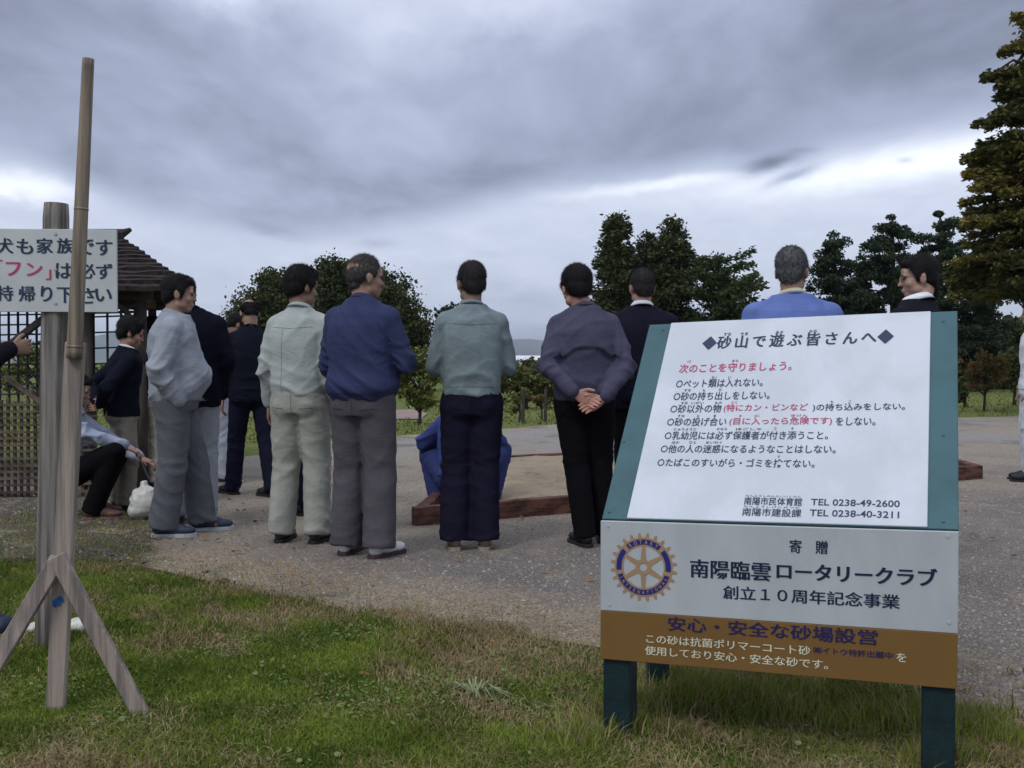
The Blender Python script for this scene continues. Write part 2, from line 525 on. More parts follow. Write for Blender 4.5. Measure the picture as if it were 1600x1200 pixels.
def blades(name, label, X, Y, H, Wd, m, lean=0.6, z=0.0, seed=1):
    r = np.random.default_rng(seed); n = len(X)
    a = r.uniform(0, 2 * PI, n); la = r.uniform(0, 2 * PI, n); ln = r.uniform(0.1, lean, n) * H
    dxs, dys = np.cos(a) * Wd / 2, np.sin(a) * Wd / 2
    lx, ly = np.cos(la) * ln, np.sin(la) * ln
    V = np.zeros((n, 5, 3))
    V[:, 0] = np.c_[X - dxs, Y - dys, np.full(n, z)]; V[:, 1] = np.c_[X + dxs, Y + dys, np.full(n, z)]
    V[:, 2] = np.c_[X - dxs * .8 + lx * .35, Y - dys * .8 + ly * .35, z + H * .55]; V[:, 3] = np.c_[X + dxs * .8 + lx * .35, Y + dys * .8 + ly * .35, z + H * .55]
    V[:, 4] = np.c_[X + lx, Y + ly, z + H * (1 - .25 * ln / (H + 1e-6))]
    b = np.arange(n)[:, None] * 5
    F = np.concatenate([b + np.array([[0, 1, 3]]), b + np.array([[0, 3, 2]]), b + np.array([[2, 3, 4]])])
    o = mesh_np(name, V.reshape(-1, 3), F, m)
    return tag(o, label, 'grass', None, 'stuff')


grass_g = mat('grass_green', (0.070, 0.130, 0.012), 0.75, 0.35, 2.6, col2=(0.245, 0.310, 0.045), island=0.45, spec=0.2, trans=0.25)
grass_y = mat('grass_dry', (0.26, 0.18, 0.085), 0.85, 0.3, 2.0, col2=(0.42, 0.34, 0.19), island=0.6, spec=0.1, trans=0.2)
grass_d = mat('grass_dark', (0.050, 0.078, 0.014), 0.8, 0.3, 2.0, col2=(0.10, 0.140, 0.032), island=0.6, spec=0.1, trans=0.2)


def scatter(n, y0, y1, seed, side=1.15):
    r = np.random.default_rng(seed)
    u = r.random(n); Y = y0 + (y1 - y0) * u ** 1.15
    X = (r.random(n) * 2 - 1) * Y * 0.5 * side
    return X, Y, r


X, Y, r = scatter(420000, 2.45, 5.6, 3)
lim = np.interp(X, EX, EY) + fbm2(X, Y, 6, 4) * .10
inside = (Y < lim + r.normal(0, .05, len(X)))
patch = fbm2(X, Y, 3.2, 6) + fbm2(X, Y, 11, 7) * .6
vig = np.clip((lim - Y) / .45, 0.12, 1.0)
right = 1 / (1 + np.exp(-(X - 0.1) * 4))           # greener on the left, patchier to the right
near = 1 / (1 + np.exp((Y - 3.15) * 6))
p_green = np.clip((0.80 + patch * .55 - near * .30 - right * .22) * vig, 0.04, 1)
keep = inside & (r.random(len(X)) < p_green)
Xg, Yg = X[keep], Y[keep]
Hh = (0.016 + 0.020 * r.random(len(Xg))) * (1 + .25 * fbm2(Xg, Yg, 7, 2)) * np.clip((np.interp(Xg, EX, EY) - Yg) / .35 + .45, .45, 1)
grass_o = blades('grass', 'short green grass of the foreground lawn below the gravel', Xg, Yg, np.clip(Hh, .008, .06), r.uniform(.0025, .0050, len(Xg)), grass_g, 1.1, 0.010, 5)
keep = inside & (r.random(len(X)) < np.clip(.06 + near * .40 + right * .16 + patch * -.25 + (1 - vig) * .22, 0.02, .7))
Xd, Yd = X[keep], Y[keep]
blades('dry_grass', 'withered straw coloured grass mixed into the foreground lawn', Xd, Yd, r.uniform(.010, .045, len(Xd)), r.uniform(.002, .0042, len(Xd)), grass_y, 1.7, 0.010, 6)
keep = inside & (r.random(len(X)) < np.clip(.15 + patch * .12 + near * .15, 0, .4))
Xd, Yd = X[keep], Y[keep]
blades('dark_grass', 'dark low grass blades deep in the foreground lawn', Xd, Yd, r.uniform(.008, .028, len(Xd)), r.uniform(.003, .006, len(Xd)), grass_d, 1.3, 0.008, 7)
# taller tufts under and round the sign
r = np.random.default_rng(21); cx = []; cy = []
for (px, py, n, sp) in [(1060, 1085, 26, 70), (1150, 1110, 26, 80), (1260, 1120, 30, 90), (1380, 1130, 26, 80), (1010, 1130, 14, 50), (1545, 1150, 14, 50), (940, 1165, 14, 60), (1470, 1190, 10, 50), (1330, 1100, 16, 90), (1180, 1085, 14, 80)]:
    for k in range(n):
        q = gnd(px + r.normal(0, sp * .7), py + r.normal(0, 20)); cx.append(q.x); cy.append(q.y)
cx = np.array(cx); cy = np.array(cy)
idx = r.integers(0, len(cx), 15000)
Xt = cx[idx] + r.normal(0, .030, len(idx)); Yt = cy[idx] + r.normal(0, .030, len(idx))
tg = r.random(len(idx)) < .70
Ht = np.abs(r.normal(.050, .022, len(idx))) + .015
blades('tall_grass', 'taller green tufts growing between the legs of the rules board', Xt[tg], Yt[tg], Ht[tg], r.uniform(.0025, .0045, tg.sum()), grass_g, .75, 0.01, 8)
blades('tall_dry_grass', 'taller yellowed tufts growing between the legs of the rules board', Xt[~tg], Yt[~tg], Ht[~tg] * 1.1, r.uniform(.002, .0035, (~tg).sum()), grass_y, .9, 0.01, 9)
# sparse straw and weeds on the rim and the soil at the left
r = np.random.default_rng(31)
n = 70000; Xs = r.uniform(-3.6, 3.6, n); Ys = r.uniform(3.0, 8.2, n)
l2 = np.interp(Xs, EX, EY)
leftsoil = (Xs < -1.75 - (Ys - 4.8) * .30) & (Ys > 4.6) & (Ys < 7.6)
kp = ((Ys > l2 - .05) & (Ys < l2 + .55 + fbm2(Xs, Ys, 3, 3) * .25) & (r.random(n) < .55)) | (leftsoil & (r.random(n) < .9))
Xs, Ys = Xs[kp], Ys[kp]
yel = r.random(len(Xs)) < np.where(Xs < -1.9, .45, .80)
blades('straw', 'loose straw on the verge between lawn and gravel', Xs[yel], Ys[yel], r.uniform(.006, .024, yel.sum()), r.uniform(.003, .006, yel.sum()), grass_y, 2.2, 0.014, 10)
blades('verge_weeds', 'sparse low weeds on the verge between lawn and gravel', Xs[~yel], Ys[~yel], r.uniform(.008, .03, (~yel).sum()), r.uniform(.003, .006, (~yel).sum()), grass_g, 1.2, 0.014, 11)
# far lawn relief
n = 30000; Yf = 14 + 26 * r.random(n) ** 1.3; Xf = (r.random(n) * 2 - 1) * Yf * .55
fy = np.array([gnd(px, py).y for px, py in FAR_PX[::-1]]); fx = np.array([gnd(px, py).x for px, py in FAR_PX[::-1]])
kp = ~((np.abs(Xf / Yf * 1600 + 800 - 630) < 45) & (Yf > 20) & (Yf < 27)) & (Yf > np.interp(Xf / Yf, [(p[0] - 800) / 1600 for p in FAR_PX[::-1]], fy) + .1)
blades('distant_grass', 'rough grass on the lawn beyond the gravel yard', Xf[kp], Yf[kp], r.uniform(.02, .07, kp.sum()), r.uniform(.02, .05, kp.sum()), mat('far_blades', (.13, .16, .035), .9, .2, 1, col2=(.21, .215, .07), island=.5), 1, 0, 12)

# clover and small leaves
def leaf_discs(name, label, X, Y, Z, S, m, seed, n=6, tilt=.6):
    r = np.random.default_rng(seed); k = len(X)
    nz = np.c_[r.normal(0, tilt, k), r.normal(0, tilt, k), np.ones(k)]; nz /= np.linalg.norm(nz, axis=1)[:, None]
    a = np.cross(nz, np.array([0.3, 1, 0.1])); a /= np.linalg.norm(a, axis=1)[:, None]; b = np.cross(nz, a)
    asp = r.uniform(.45, 1, k)
    V = np.zeros((k, n, 3))
    for i in range(n):
        q = 2 * PI * i / n
        V[:, i] = np.c_[X, Y, Z] + a * (math.cos(q) * S)[:, None] + b * (math.sin(q) * S * asp)[:, None]
    base = np.arange(k)[:, None] * n
    F = np.concatenate([base + np.array([[0, i, i + 1]]) for i in range(1, n - 1)])
    return tag(mesh_np(name, V.reshape(-1, 3), F, m), label, 'plants', None, 'stuff')


X, Y, r = scatter(40000, 2.5, 4.8, 41)
ok = (Y < np.interp(X, EX, EY) - .1) & (fbm2(X, Y, 4, 9) > .05)
clover_m = mat('clover', (.09, .16, .025), .6, .3, 3, col2=(.18, .26, .07), island=.6, spec=.3, trans=.2)
leaf_discs('clover', 'small round clover leaves in the foreground lawn', X[ok], Y[ok], .014 + .018 * r.random(ok.sum()), r.uniform(.003, .0075, ok.sum()), clover_m, 3)

X, Y, r = scatter(2600, 2.5, 4.2, 43)
ok = (Y < np.interp(X, EX, EY) - .15) & (fbm2(X, Y, 5, 19) > .25)
broad_m = mat('broad_weed', (.11, .17, .04), .6, .3, 6, col2=(.22, .27, .11), island=.7, spec=.3, trans=.2)
leaf_discs('broad_weeds', 'pale broad weed leaves scattered in the foreground lawn', X[ok], Y[ok], .018 + .02 * r.random(ok.sum()), r.uniform(.005, .011, ok.sum()), broad_m, 13, 6, .5)

# pebbles
def pebbles(name, label, X, Y, S, m, seed, z=0.004):
    r = np.random.default_rng(seed); k = len(X)
    base = np.array([[1, 0, 0], [-.2, .9, 0], [-.9, -.1, 0], [.1, -1, 0], [.15, .1, .7], [-.25, -.05, .6]]) * 1.0
    V = base[None] * S[:, None, None] * r.uniform(.65, 1.25, (k, 6, 1))
    a = r.uniform(0, 2 * PI, k); c, s_ = np.cos(a), np.sin(a)
    Vx = V[:, :, 0] * c[:, None] - V[:, :, 1] * s_[:, None]; Vy = V[:, :, 0] * s_[:, None] + V[:, :, 1] * c[:, None]
    V = np.stack([Vx + X[:, None], Vy + Y[:, None], V[:, :, 2] + z], axis=2)
    f = np.array([[0, 1, 4], [1, 2, 5], [1, 5, 4], [2, 3, 5], [3, 0, 4], [3, 4, 5]])
    F = (np.arange(k)[:, None, None] * 6 + f[None]).reshape(-1, 3)
    return tag(mesh_np(name, V.reshape(-1, 3), F, m), label, 'gravel', None, 'stuff')


r = np.random.default_rng(51)
n = 60000; Yp = 3.0 + 9.0 * r.random(n) ** 1.5; Xp = (r.random(n) * 2 - 1) * Yp * .56
kp = (Yp > np.interp(Xp, EX, EY) + .05) & ~((Xp < -1.75 - (Yp - 4.8) * .30) & (Yp < 7.5))
pm = mat('pebble', (.15, .135, .125), .9, .3, 3, col2=(.33, .30, .275), island=.9, spec=.15)
pebbles('pebbles', 'loose grey pebbles of the gravel yard', Xp[kp], Yp[kp], np.abs(r.normal(0, .0032, kp.sum())) + .0025, pm, 4)

r = np.random.default_rng(61)
n = 1500; Yp = 3.2 + 7.0 * r.random(n) ** 1.3; Xp = (r.random(n) * 2 - 1) * Yp * .56
kp = (Yp > np.interp(Xp, EX, EY))
pebbles('stones', 'scattered larger stones on the gravel yard', Xp[kp], Yp[kp], r.uniform(.006, .016, kp.sum()), pm, 6)

# fallen leaves
n = 900; Yl = r.uniform(3, 9, n); Xl = (r.random(n) * 2 - 1) * Yl * .55
wgt = np.where(Xl < -1.6, .95, .16)
kp = (r.random(n) < wgt)
fl_m = mat('fallen_leaf', (.10, .045, .02), .8, .3, 3, col2=(.26, .15, .06), island=.9)
lf = leaf_discs('fallen_leaves', 'small brown fallen leaves scattered over soil and gravel', Xl[kp], Yl[kp], .018 + .012 * r.random(kp.sum()), r.uniform(.010, .022, kp.sum()), fl_m, 5, 6, .35)

# grass rosette with long pale blades
G = Geo(); c0 = gnd(742, 1092)
rr = random.Random(4)
for k in range(34):
    a = rr.uniform(0, 2 * PI); L = rr.uniform(.05, .17); hgt = rr.uniform(.015, .05); ww = rr.uniform(.0025, .0045)
    d = Vector((math.cos(a), math.sin(a) * .8, 0)); sd = Vector((-d.y, d.x, 0)) * ww
    p = [c0 + Vector((0, 0, .01)), c0 + d * L * .5 + Vector((0, 0, hgt + .012)), c0 + d * L + Vector((0, 0, .022))]
    G.add([p[0] - sd, p[0] + sd, p[1] + sd, p[1] - sd, p[2]], [(0, 1, 2, 3), (3, 2, 4)])
tag(G.build('grass_rosette', mat('pale_blade', (.20, .26, .12), .7, .2, 3, col2=(.30, .34, .18), island=.5)), 'pale spreading grass rosette with long flat blades in the lawn', 'plant')

# mud clod at the rim of the lawn
G = Geo(); p = gnd(343, 913)
for k in range(5): ball(G, p + Vector((rr.uniform(-.03, .03), rr.uniform(-.02, .02), .012)), (rr.uniform(.015, .03), .02, rr.uniform(.012, .02)))
me = remesh(G, 'mud_clod', .006, 1); me.materials.append(mat('mud', (.06, .035, .028), .95, .3, 40, .6, 80))
tag(link('mud_clod', me), 'dark brown clod lying at the edge of lawn and gravel', 'clod')

# ================================================================== mountains, far building
mb = mat('mountain_forest', (.055, .075, .06), .95, .3, .004)
nx, ny = 150, 14
V = []; F = []
for j in range(ny):
    for i in range(nx):
        x = -4200 + 8400 * i / (nx - 1); y = 3300 + 260 * j
        t = math.sin(PI * j / (ny - 1))
        hgt = 118 + 52 * noise.fractal(Vector((x * .0011, 3.1, 0)), 1.0, 2.0, 5) + 22 * noise.noise(Vector((x * .004, y * .003, 2)))
        V.append((x, y, -4 + t * hgt))
for j in range(ny - 1):
    for i in range(nx - 1): F.append((j * nx + i, j * nx + i + 1, (j + 1) * nx + i + 1, (j + 1) * nx + i))
mt = mesh_np('mountains', V, F, mb, None, True); mt['kind'] = 'structure'

# ================================================================== leaves
def leaf_quads(C, S, r, asp=1.6, nbias=None):
    """one kinked leaf-sized quad per centre"""
    n = len(C)
    d = r.normal(0, 1, (n, 3));
    if nbias is not None: d = d * (1 - nbias[1]) + nbias[0] * nbias[1] * 2
    d /= np.linalg.norm(d, axis=1)[:, None] + 1e-9
    e = r.normal(0, 1, (n, 3)); e -= d * (e * d).sum(1)[:, None]; e /= np.linalg.norm(e, axis=1)[:, None] + 1e-9
    S = S[:, None]
    V = np.zeros((n, 4, 3))
    V[:, 0] = C - d * S * asp / 2; V[:, 1] = C + e * S / 2; V[:, 2] = C + d * S * asp / 2; V[:, 3] = C - e * S / 2
    F = np.arange(n * 4).reshape(n, 4)
    return V.reshape(-1, 3), F


def tree(name, label, cat, base, H, crown_fn, leaf_m, bark_m, trunk_r=.15, trunk_top=.8, group=None, limbs=None, trunk_x=0.0):
    t = empty(name, base); tag(t, label, cat, group)
    V, F, L = crown_fn
    mesh_np('crown', V, F, leaf_m, t)
    G = Geo()
    tube(G, [(trunk_x, 0, -.1), (trunk_x + .02 * H, .01, H * trunk_top * .4), (trunk_x + .01 * H, 0, H * trunk_top)], [trunk_r, trunk_r * .7, trunk_r * .2], 9)
    for a, b in (L or [])[:60]: tube(G, [a, (Vector(a) + Vector(b)) / 2 + Vector((0, 0, .03 * H)), b], [trunk_r * .28, trunk_r * .18, trunk_r * .07], 5)
    G.build('trunk', bark_m, t, True)
    return t


def clump_crown(blobs, seed, per=420, clumps=26, leaf=.12, cl=.42, asp=1.5, flat=.8, stem=None):
    """irregular crown: blobs (x,y,z,rx,ry,rz) -> clumps on their shells -> leaves"""
    r = np.random.default_rng(seed); CC = []; LL = []
    for (x, y, z, rx, ry, rz) in blobs:
        k = max(3, int(clumps))
        d = r.normal(0, 1, (k, 3)); d /= np.linalg.norm(d, axis=1)[:, None]
        q = r.uniform(.35, 1.08, k)[:, None]
        c = np.array([x, y, z]) + d * q * np.array([rx, ry, rz])
        sz = cl * r.uniform(.55, 1.25, k) * min(rx, rz) ** .5
        for ci, s in zip(c, sz):
            m_ = int(per / clumps * (s / cl) ** 1.5) + 4
            g_ = r.normal(0, 1, (m_, 3)) * np.array([s, s, s * flat]) * .52
            CC.append(ci + g_)
        for ci in c[:8]: LL.append(((0, 0, max(.2, (ci[2]) * .55)), tuple(ci)))
    C = np.concatenate(CC)
    V, F = leaf_quads(C, leaf * r.uniform(.5, 1.3, len(C)), r, asp)
    return V, F, LL


def conifer_crown(H, R, z0, seed, n=9000, leaf=.12, droop=.25, power=.85, ragged=.35, asp=2.2, up=0.0, lv=26, spread=.10, top=.0, skew=0.0, thick=.09):
    """layered branches carrying needles"""
    r = np.random.default_rng(seed); CC = []; LL = []; DD = []
    B = []
    for i in range(lv):
        t = (i + r.uniform(-.3, .3)) / lv; t = min(max(t, 0), .985)
        z = z0 + (H - z0) * t; L0 = R * ((1 - t) ** power + top)
        for k in range(int(4 + 6 * (1 - t))):
            a = r.uniform(0, 2 * PI); L = L0 * r.uniform(1 - ragged, 1 + ragged * .45) * (1 + skew * math.cos(a))
            B.append((z, a, L))
    tot = sum(b[2] for b in B)
    for z, a, L in B:
        m_ = max(6, int(n * L / tot)); u = r.random(m_) ** .75
        w_ = spread * L * (1.15 - u) + thick
        x = u * L; side = r.normal(0, 1, m_) * w_ ; dzv = -droop * L * u ** 1.6 + up * L * u + r.normal(0, 1, m_) * thick * .8
        X_ = np.cos(a) * x - np.sin(a) * side; Y_ = np.sin(a) * x + np.cos(a) * side
        CC.append(np.c_[X_, Y_, z + dzv]); DD.append(np.tile([math.cos(a), math.sin(a), -droop], (m_, 1)))
        if r.random() < .25: LL.append(((0, 0, z), (math.cos(a) * L * .8, math.sin(a) * L * .8, z - droop * L * .5)))
    C = np.concatenate(CC); Dd = np.concatenate(DD)
    V, F = leaf_quads(C, leaf * r.uniform(.5, 1.3, len(C)), r, asp, (Dd, .5))
    return V, F, LL


def leafm(name, c1, c2, sc=.9, isl=.5): return mat(name, c1, .75, .2, sc, col2=c2, island=isl, spec=.2, trans=.15)


bark = mat('bark', (.060, .045, .038), .95, .3, 9, .8, 30, stretch=(1, 1, .2))
M_dark = leafm('needles_dark', (.018, .030, .012), (.065, .082, .026))
M_dark2 = leafm('needles_mixed', (.020, .032, .016), (.075, .085, .026))
M_ceder = leafm('needles_green', (.025, .048, .018), (.075, .105, .032))
M_pine = leafm('needles_pine', (.014, .028, .016), (.045, .066, .030))
M_yel = leafm('leaves_yellow_green', (.075, .105, .022), (.20, .20, .045))
M_olive = leafm('leaves_olive', (.035, .050, .014), (.12, .12, .035))
M_red = leafm('leaves_reddish', (.055, .085, .020), (.22, .11, .045), 1.6, .5)
M_aut = mat('leaves_autumn_conifer', (.032, .050, .014), .75, .2, .45, col2=(.25, .19, .040), island=.30, spec=.2, trans=.15, lo=.46, hi=.72)


def place(px, y): return Vector(((px - 800) / 1600.0 * y, y, 0))


def zat(py, y): return CAM_H + (565 - py) / 1600.0 * y


def pxm(n, y): return n / 1600.0 * y


# left group of evergreens, 36 m away
Y0 = 36.0
def bl(pxc, pyc, rpx, rpy, y0, cx, dy=0.0, ry=None):
    return (pxm(pxc - cx, y0), dy, zat(pyc, y0), pxm(rpx, y0), ry or pxm(rpx, y0), pxm(rpy, y0))


tree('evergreen_tree', 'dark evergreen with ragged left side behind the man in pale workwear', 'tree', place(430, Y0), 3.4,
     clump_crown([bl(440, 470, 50, 38, Y0, 430), bl(400, 495, 42, 40, Y0, 430), bl(372, 520, 28, 30, Y0, 430), bl(455, 505, 60, 55, Y0, 430), bl(428, 445, 26, 22, Y0, 430), bl(475, 445, 22, 20, Y0, 430), bl(410, 550, 50, 30, Y0, 430)], 1, 5200, 90, .085, .36), M_dark2, bark, .22, .8, 'evergreen trees behind the standing men')
tree('evergreen_tree', 'tall round topped evergreen behind the balding man in navy', 'tree', place(530, Y0 + 2), 4.4,
     clump_crown([bl(526, 430, 32, 28, Y0 + 2, 530), bl(545, 470, 50, 50, Y0 + 2, 530), bl(515, 490, 44, 50, Y0 + 2, 530), bl(560, 520, 60, 50, Y0 + 2, 530)], 2, 5600, 95, .085, .36), M_dark, bark, .24, .8, 'evergreen trees behind the standing men')
tree('evergreen_tree', 'dome shaped dark evergreen right of the navy blouson', 'tree', place(605, Y0 + 1), 4.0,
     clump_crown([bl(605, 470, 46, 40, Y0 + 1, 605), bl(625, 505, 42, 45, Y0 + 1, 605), bl(600, 520, 55, 50, Y0 + 1, 605), bl(642, 530, 30, 40, Y0 + 1, 605), bl(585, 445, 28, 22, Y0 + 1, 605)], 3, 5600, 95, .085, .36), M_dark2, bark, .24, .8, 'evergreen trees behind the standing men')
tree('pine_tree', 'small airy pine between the navy and the teal jackets', 'tree', place(700, 40), 3.4,
     clump_crown([bl(692, 490, 22, 14, 40, 700), bl(715, 482, 18, 10, 40, 700), bl(690, 515, 26, 14, 40, 700), bl(730, 500, 20, 12, 40, 700)], 4, 380, 13, .12, .26), M_pine, bark, .12, .9)

# centre conifers
Y1 = 38.0
tree('cedar_tree', 'tall dark cedar with a blunt spire, left of the two spires', 'tree', place(963, Y1), zat(335, Y1),
     conifer_crown(zat(331, Y1), pxm(44, Y1), .5, 11, 30000, .085, .05, .42, .45, lv=26, spread=.16, top=.12, thick=.14), M_dark2, bark, .24, .95, 'conifers behind the rules board')
tree('cedar_tree', 'low pointed cedar in the notch between the two spires', 'tree', place(1010, Y1 + 1), zat(362, Y1 + 1),
     conifer_crown(zat(362, Y1 + 1), pxm(52, Y1), .5, 12, 26000, .085, .10, .5, .5, lv=24, spread=.18, top=.05, thick=.15), M_dark, bark, .2, .9, 'conifers behind the rules board')
tree('cedar_tree', 'tall pointed cedar, right of the two spires', 'tree', place(1050, Y1), zat(343, Y1),
     conifer_crown(zat(340, Y1), pxm(72, Y1), .5, 13, 38000, .085, .10, .55, .40, lv=28, spread=.16, top=.05, thick=.14), M_dark2, bark, .24, .95, 'conifers behind the rules board')
tree('deodar_tree', 'feathery green deodar with upswept wispy branch tips', 'tree', place(1120, Y1 - 2), zat(388, Y1 - 2),
     conifer_crown(zat(400, Y1 - 2), pxm(72, Y1 - 2), .6, 14, 30000, .075, -.10, .30, .50, lv=20, spread=.09, up=.16, top=.22, skew=.25, thick=.09), M_ceder, bark, .2, .9)

# pines to the right
Y2 = 38.0
def pine(px, topy, wpx, seed, label, n=12500, power=.55):
    """pine: layered limbs ending in rounded needle puffs"""
    r = np.random.default_rng(seed); H = zat(topy, Y2); R = pxm(wpx, Y2); CC = []; LL = []; P = []
    lv = 15
    for i in range(lv):
        t = (i + r.uniform(-.3, .3)) / lv; t = min(max(t, 0), .97); z = .7 + (H - .9) * t
        L0 = R * ((1 - t) ** power * .95 + .20)
        for k in range(int(3 + 5 * (1 - t) + r.random())):
            a = r.uniform(0, 2 * PI); L = L0 * r.uniform(.55, 1.2)
            tip = np.array([math.cos(a) * L, math.sin(a) * L, z + L * r.uniform(-.05, .22)])
            LL.append(((0, 0, z - .12), tuple(tip)))
            for q in np.arange(.35, 1.01, .3): P.append(np.array([0, 0, z]) * (1 - q) + tip * q + r.normal(0, .06, 3))
    P.append(np.array([0, 0, H - .1]))
    for p in P:
        m_ = int(n / len(P) * r.uniform(.5, 1.4)); s_ = r.uniform(.17, .34)
        d = r.normal(0, 1, (m_, 3)); d /= np.linalg.norm(d, axis=1)[:, None]
        CC.append(p + d * (r.random(m_) ** .45)[:, None] * np.array([s_, s_, s_ * .62]) * 1.1)
    C = np.concatenate(CC); V, F = leaf_quads(C, .065 * r.uniform(.5, 1.3, len(C)), r, 1.9)
    t_ = tree('pine_tree', label, 'tree', place(px, Y2), H, (V, F, LL), M_pine, bark, .2, .97, 'pines behind the rules board')
    return t_


pine(1300, 364, 42, 21, 'narrow pine standing just right of the grey haired man', 34000)
pine(1390, 336, 66, 22, 'tallest broad pine above the man in glasses', 56000)
pine(1464, 331, 74, 23, 'pine with puffy open top right of the man in glasses', 56000)
pine(1525, 418, 52, 24, 'lower pine sloping down towards the autumn conifer', 28000)
pine(1345, 398, 52, 25, 'dense lower pine left of the man in glasses', 36000)
pine(1245, 482, 26, 26, 'small low pine behind the grey haired man', 5000)

# big autumn conifer at the right edge
Y3 = 21.0
tree('autumn_conifer', 'large layered conifer turning orange at the right edge', 'tree', place(1612, Y3), zat(40, Y3),
     conifer_crown(zat(10, Y3), pxm(118, Y3), zat(455, Y3), 31, 90000, .055, .10, .42, .30, asp=2.4, lv=30, spread=.12, top=.06, thick=.055), M_aut, bark, .17, .96)

# hedges and shrubs
def shrub(px, y, blobs, seed, m, label, per=900, clumps=24, leaf=.07, cl=.22, trunk=.05, group=None, name='shrub', H=None, tt=.9):
    bs = [bl(a, b, c, d, y, px) for a, b, c, d in blobs]
    return tree(name, label, 'shrub', place(px, y), H or max(.4, max(b[2] for b in bs)), clump_crown(bs, seed, per, clumps, leaf, cl), m, bark, trunk, tt, group)


shrub(655, 18, [(640, 560, 26, 26), (625, 590, 22, 30), (655, 600, 32, 30), (680, 570, 22, 34), (668, 625, 26, 14), (640, 620, 20, 16)], 41, M_yel, 'yellow green slender shrub with a leaning stem behind the navy blouson', 1500, 34, .055, .17, .035, name='ornamental_tree')
shrub(822, 24, [(800, 595, 24, 24), (830, 590, 28, 22), (860, 598, 24, 22), (818, 615, 36, 18), (850, 618, 28, 14), (880, 600, 26, 24), (780, 600, 20, 22)], 42, M_olive, 'wide dark shrub filling the gap left of the charcoal jacket', 1100, 30, .07, .2)
shrub(812, 19, [(805, 622, 14, 12), (820, 615, 14, 10), (800, 640, 9, 8)], 43, M_yel, 'thin yellowing bush with bare stems beside the left stake', 260, 12, .05, .14, .03)
shrub(846, 19, [(838, 625, 12, 10), (850, 622, 12, 8)], 44, M_red, 'thin reddish bush with bare stems beside the right stake', 200, 10, .05, .13, .03)
shrub(1538, 23, [(1520, 575, 20, 20), (1545, 565, 24, 22), (1535, 595, 26, 20), (1562, 580, 18, 20)], 45, M_red, 'reddish autumn shrub right of the rules board', 1100, 26, .06, .19, .035, name='ornamental_tree')
shrub(1585, 26, [(1580, 560, 22, 22), (1600, 575, 20, 24), (1575, 590, 18, 12)], 46, M_olive, 'rounded olive green shrub under the autumn conifer', 1100, 26, .07, .2)
shrub(1508, 25, [(1506, 605, 16, 16), (1500, 620, 14, 10)], 47, M_dark, 'low dark shrub peeping out beside the green board edge', 700, 16, .07, .2)
shrub(372, 20, [(365, 560, 20, 26), (378, 600, 22, 30), (360, 630, 18, 20), (390, 560, 16, 24), (350, 600, 12, 20)], 48, M_yel, 'yellowish shrub between the black jacket and the man with bald crown', 1200, 28, .06, .2)
shrub(60, 22, [(50, 560, 30, 30), (90, 575, 30, 30), (20, 590, 24, 24), (130, 590, 30, 26)], 49, M_yel, 'yellow green shrub seen through the hut lattice', 1200, 28, .07, .22)
for px, a, lb, sd in [(1490, 520, 'dark hedge tree in a low row at far right, nearest the board', 51), (1545, 505, 'dark hedge tree in the low row under the pines', 52), (1600, 500, 'dark hedge tree at the right edge of the low row', 53), (1570, 530, 'dark hedge tree filling the gap between the row and the autumn conifer', 54)]:
    tree('hedge_tree', lb, 'tree', place(px, 42), zat(a, 42), clump_crown([bl(px - 20, a + 25, 34, 26, 42, px), bl(px + 22, a + 30, 34, 28, 42, px), bl(px, a + 60, 50, 34, 42, px)], sd, 1600, 34, .16, .45), M_dark, bark, .15, .6, 'low dark trees at far right')
for px, a, lb, sd in [(950, 520, 'dark bush at the foot of the cedars, left', 55), (1060, 520, 'dark bush at the foot of the cedars, middle', 56), (1180, 515, 'dark bush at the foot of the deodar', 57)]:
    tree('hedge_tree', lb, 'tree', place(px, 41), zat(a, 41), clump_crown([bl(px - 22, a + 25, 40, 28, 41, px), bl(px + 26, a + 32, 40, 26, 41, px)], sd, 1500, 34, .16, .45), M_dark2, bark, .15, .6, 'low bushes behind the rules board')
for px, a, lb, sd in [(745, 570, 'distant dark bush behind the man in teal', 58), (560, 585, 'low dark bush behind the navy blouson', 59), (470, 590, 'low dark bush behind the pale workwear', 60), (640, 568, 'distant bush left of the teal jacket', 61), (845, 563, 'distant dark bush before the pale roofs', 62)]:
    tree('distant_bush', lb, 'shrub', place(px, 60), zat(a, 60), clump_crown([bl(px - 20, a + 12, 30, 10, 60, px), bl(px + 20, a + 10, 30, 8, 60, px)], sd, 900, 20, .22, .5), M_olive, bark, .12, .5, 'distant bushes beyond the lawn')

# pale low roofs far away in the gap
t = empty('distant_building', (0, 0, 0)); tag(t, 'long low pale building far away between two men', 'building')
Yb = 260.0; a = place(795, Yb); b = place(905, Yb)
G = Geo(); box(G, (a.x, Yb, 0), (b.x, Yb + 12, 1.5)); G.build('wall', mat('far_wall', (.55, .55, .56), .8, .1, 1), t)
G = Geo()
G.add([(a.x - .5, Yb - .5, 1.5), (b.x + .5, Yb - .5, 1.5), (b.x + .5, Yb + 12.5, 1.5), (a.x - .5, Yb + 12.5, 1.5), (a.x, Yb + 6, 2.7), (b.x, Yb + 6, 2.7)], [(0, 1, 5, 4), (2, 3, 4, 5), (1, 2, 5), (3, 0, 4), (3, 2, 1, 0)])
G.build('roof', mat('far_roof', (.62, .63, .66), .6, .08, 1), t)
for k in range(6):
    G = Geo(); box(G, (a.x + 1.2 + k * 2.9, Yb - .06, .5), (a.x + 2.4 + k * 2.9, Yb - .02, 1.1)); G.build('window', mat('far_window', (.08, .09, .11), .3, .1, 1), t)

